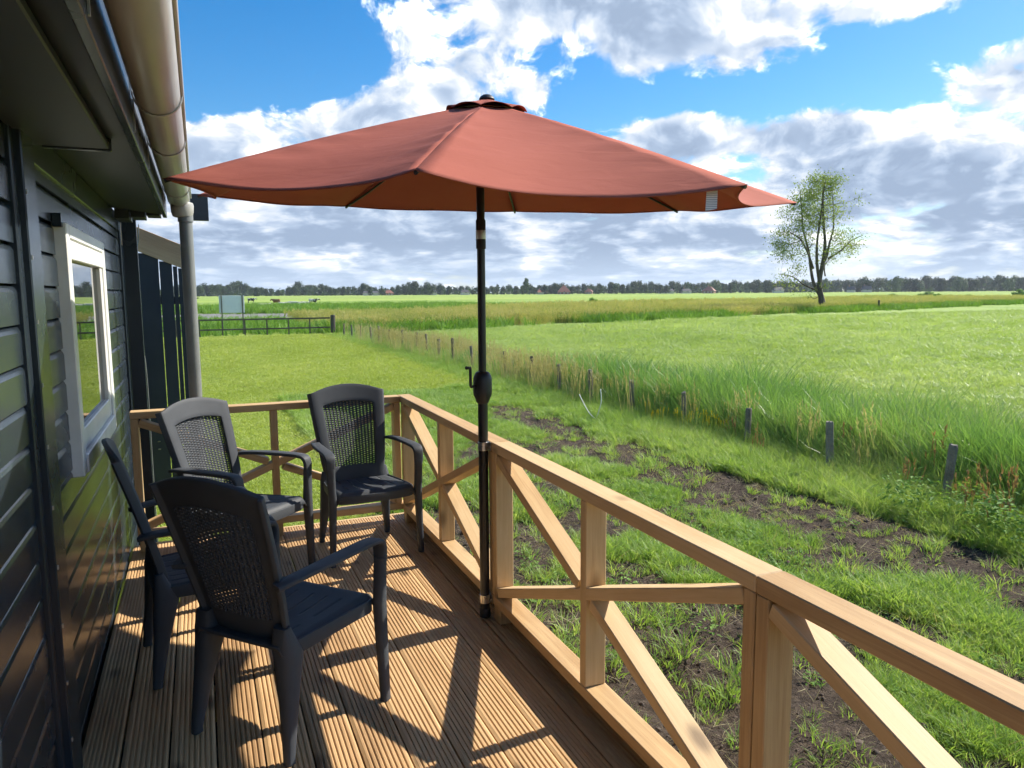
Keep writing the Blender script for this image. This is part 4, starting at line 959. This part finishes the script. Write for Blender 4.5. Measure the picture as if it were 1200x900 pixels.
# dense low wood behind and under the trees, one mass
r = np.random.default_rng(3); V, Fc = [], []
for i in range(5200):
    pxx = r.uniform(40, 1380); dep = r.uniform(700, 900); x, y = far_xy(pxx, dep); z = GZ+abs(r.normal(0, 1))*3.0+.3; d = r.normal(0, 1, 3); d /= np.linalg.norm(d); s = np.cross(d, r.normal(0, 1, 3)); s /= np.linalg.norm(s); c = r.uniform(1., 2.6); p = np.array([x, y, min(z, 8)]); k = len(V)
    V.extend([p-d*c, p+s*c*.8, p+d*c, p-s*c*.8]); Fc.append((k, k+1, k+2, k+3))
tag(link('far_wood', pyd('far_wood', V, Fc), 'far_leaf'), 'dark undergrowth mass under the horizon trees', 'wood', None, 'stuff')
def farmhouse(pxx, dep, wd, dp, hw, hr, roof, wall, rz, label, hip=.35):
    dep += 25; wd *= .8; dp *= .8; hw *= .8; hr *= .85
    x, y = far_xy(pxx, dep); h = tag(empty('farmhouse', (x, y, GZ), rz), label, 'house', 'farmhouses on the horizon')
    box('wall', -wd/2, wd/2, -dp/2, dp/2, -.2, hw, wall, h)
    e = .5; a, b = wd/2+e, dp/2+e; q = wd/2*(1-hip)
    V = [(-a, -b, hw+.01), (a, -b, hw+.01), (a, b, hw+.01), (-a, b, hw+.01), (-q, 0, hw+hr), (q, 0, hw+hr)]
    rf = link('roof', pyd('roof', V, [(0, 1, 5, 4), (1, 2, 5), (2, 3, 4, 5), (3, 0, 4), (3, 2, 1, 0)]), roof, h)
    box('chimney', -q*.5-.4, -q*.5+.4, -.4, .4, hw+hr-.8, hw+hr+1.2, 'brick_wall', rf)
    for i in range(3):
        wx = -wd*.3+wd*.3*i; wn = box('window', wx-.6, wx+.6, -dp/2-.06, -dp/2-.005, hw*.3, hw*.75, 'pale_wall', h); box('pane', wx-.5, wx+.5, -dp/2-.08, -dp/2-.065, hw*.35, hw*.7, 'far_glass', wn)
for a in [(661, 620, 13, 11, 2.4, 6.4, 'roof_tile', 'brick_wall', -.4, 'red pyramid-roofed farmhouse beside the tall pale tree on the horizon', .8),
          (635, 640, 11, 7, 2.2, 3.2, 'roof_tile', 'pale_wall', -.2, 'low farmhouse with a brownish roof next to the pyramid-roofed one', .3),
          (690, 650, 8, 7, 2.2, 3.2, 'roof_tile', 'brick_wall', -.7, 'small red-roofed cottage right of the pyramid-roofed farmhouse', .5),
          (830, 620, 12, 10, 2.4, 4.6, 'roof_tile', 'brick_wall', -.9, 'bright red-roofed farmhouse in front of dark trees on the horizon', .7),
          (780, 650, 16, 8, 2.6, 2.4, 'roof_dark', 'pale_wall', -.4, 'long grey-roofed barn left of the bright red farmhouse', .1),
          (803, 650, 10, 7, 2.4, 2.6, 'roof_dark', 'pale_wall', -.3, 'small grey-roofed white house between barn and red farmhouse', .2),
          (457, 640, 10, 8, 2.3, 3.2, 'roof_tile', 'brick_wall', -.1, 'reddish farmhouse roof above the long field left of the pole', .5),
          (437, 650, 18, 8, 2.6, 2.2, 'roof_dark', 'pale_wall', -.1, 'long dark-roofed shed beside the reddish farmhouse', .1),
          (508, 640, 9, 7, 2.8, 3.0, 'roof_dark', 'pale_wall', -.2, 'white-walled house with dark roof near the parasol pole on the horizon', .2),
          (546, 640, 9, 7, 2.6, 2.6, 'roof_dark', 'pale_wall', -.2, 'pale house half hidden by the horizon trees', .2),
          (910, 620, 10, 8, 2.6, 3.4, 'roof_dark', 'pale_wall', -.4, 'pale grey house just left of the lone tree on the horizon', .2),
          (995, 620, 8, 6, 2.5, 3.6, 'roof_dark', 'pale_wall', -.9, 'small white-gabled house just right of the lone tree', .1),
          (1013, 620, 10, 7, 2.6, 4.0, 'roof_dark', 'pale_wall', -.7, 'larger grey-gabled house right of the white-gabled one', .1)]: farmhouse(*a)
# cattle: one continuous body each
def cow_me(lying):
    bm = bmesh.new()
    def ring(pts, secs, n=10):
        rows = []
        for (c, ry, rz) in secs:
            rows.append([bm.verts.new((c[0], c[1]+ry*math.cos(6.2832*k/n), c[2]+rz*math.sin(6.2832*k/n))) for k in range(n)])
        for a, b in zip(rows[:-1], rows[1:]):
            for k in range(n): bm.faces.new((a[k], a[(k+1) % n], b[(k+1) % n], b[k]))
        bm.faces.new(rows[0][::-1]); bm.faces.new(rows[-1])
    dz = -.62 if lying else 0
    ring(None, [((-1.0, 0, 1.12+dz), .12, .16), ((-.9, 0, 1.08+dz), .28, .34), ((-.4, 0, 1.0+dz), .36, .40), ((.2, 0, .98+dz), .36, .42), ((.65, 0, 1.05+dz), .28, .38), ((.95, 0, 1.18+dz), .17, .24), ((1.2, 0, 1.25+dz), .13, .17), ((1.35, 0, 1.24+dz), .14, .15), ((1.62, 0, 1.05+dz), .09, .09)])
    def leg(x, y, kx):
        top, hk, ft = (x, y, .95+dz), (x+kx, y, .45 if not lying else .2), (x+kx*.3 if not lying else x+.45, y*1.15, .0 if not lying else .06)
        rows = [[bm.verts.new((c[0]+q*math.cos(6.2832*k/6), c[1]+q*math.sin(6.2832*k/6), c[2])) for k in range(6)] for c, q in ((top, .15), (hk, .07), (ft, .06))]
        for a, b in zip(rows[:-1], rows[1:]):
            for k in range(6): bm.faces.new((a[k], a[(k+1) % 6], b[(k+1) % 6], b[k]))
        bm.faces.new(rows[-1])
    for x, kx in ((-.75, -.1), (.55, .03)):
        for y in (-.2, .2): leg(x, y, kx)
    for y in (-1, 1):
        v = [bm.verts.new(q) for q in ((1.3, y*.12, 1.34+dz), (1.3, y*.34, 1.38+dz), (1.36, y*.12, 1.26+dz))]; bm.faces.new(v)
    return bm_mesh('cow', bm, True)
stand, lie = cow_me(False), cow_me(True)
for pxx, pyy, ly, m_, rz, lab in [(231, 352.6, 0, 'cow_black', .3, 'dark brown cow grazing beside the downpipe line on the far pasture'), (297, 354.6, 0, 'cow_patch', .1, 'black and white cow standing right of the sign board'), (326, 357, 0, 'cow_brown', 2.8, 'brown cow facing the pale cow on the far pasture'), (334, 357.4, 1, 'cow_white', .2, 'pale cow lying beside the brown cow'),
                                   (311, 359.8, 1, 'cow_white', .5, 'small white cow lying low in the weeds'), (346, 356.4, 1, 'cow_white', 3.0, 'white cow lying at the end of the resting herd'), (355, 357, 1, 'cow_white', .2, 'white cow lying in the middle of the resting herd'), (361, 356.6, 1, 'cow_patch', 2.9, 'spotted cow lying in the resting herd'), (369, 356.6, 0, 'cow_patch', .1, 'spotted cow standing by the resting herd')]:
    dep = 2.05*880/(pyy-(342-.0066*(pxx-600))); x, y = far_xy(pxx, dep); me = (lie if ly else stand).copy(); me.materials.clear(); me.materials.append(MATS[m_])
    o = link('cow', me, loc=(x, y, GZ)); o.scale = (.8, .8, .8); o.rotation_euler = (0, 0, rz-.39); tag(o, lab, 'cow', 'cattle on the far pasture')
# shrubs standing in the fields
SH = [crown_me(300+i, 2.6, 1.3, 'weed_green', 260, .16, 7, 0.) for i in range(3)]
for i, (pxx, pyy, sc, lab) in enumerate([(661, 358, 1.3, 'thin bush above the tan grass left of the denser bush'), (684, 358, 1.5, 'low bush with leafy twigs in the field behind the tan grass'), (694, 358, 1.9, 'densest twiggy bush in the field behind the tan grass'), (1047, 347.2, 3.4, 'flat dark tussock left of the long one in the far field'), (1085, 347.2, 5.0, 'long flat dark tussock in the far field'), (1130, 347.2, 2.6, 'small dark tussock right of the long one in the far field'), (1190, 346.8, 3.6, 'rounded green bush in the far field below the wood')]):
    dep = 2.05*880/(pyy-(342-.0066*(pxx-600))); x, y = far_xy(pxx, dep); o = link('shrub', SH[i % 3] if i < 3 else SH[0], loc=(x, y, GZ-.05), ); o.rotation_euler = (0, 0, i*1.3); sc *= .55; o.scale = (sc*1.3, sc, sc*(.8 if i < 3 or i == 6 else .4)); tag(o, lab, 'bush')

# ------------------------------------------------------------------ thin summer haze over the polder
hm = bpy.data.materials.new('haze_air'); hm.use_nodes = True; ht = NT(hm.node_tree); ht.n.clear()
ho = ht.node('ShaderNodeOutputMaterial'); hv_ = ht.node('ShaderNodeVolumePrincipled'); hv_.inputs['Density'].default_value = .00013; hv_.inputs['Color'].default_value = (.80, .88, 1, 1); hv_.inputs['Anisotropy'].default_value = .2
ht.l.new(hv_.outputs[0], ho.inputs['Volume'])
o = link('haze', box_me('haze', 2600, 2600, 42), None, None, None, (0, 900, 42/2-2.2)); o.data.materials.append(hm); tag(o, None, None, None, 'stuff')
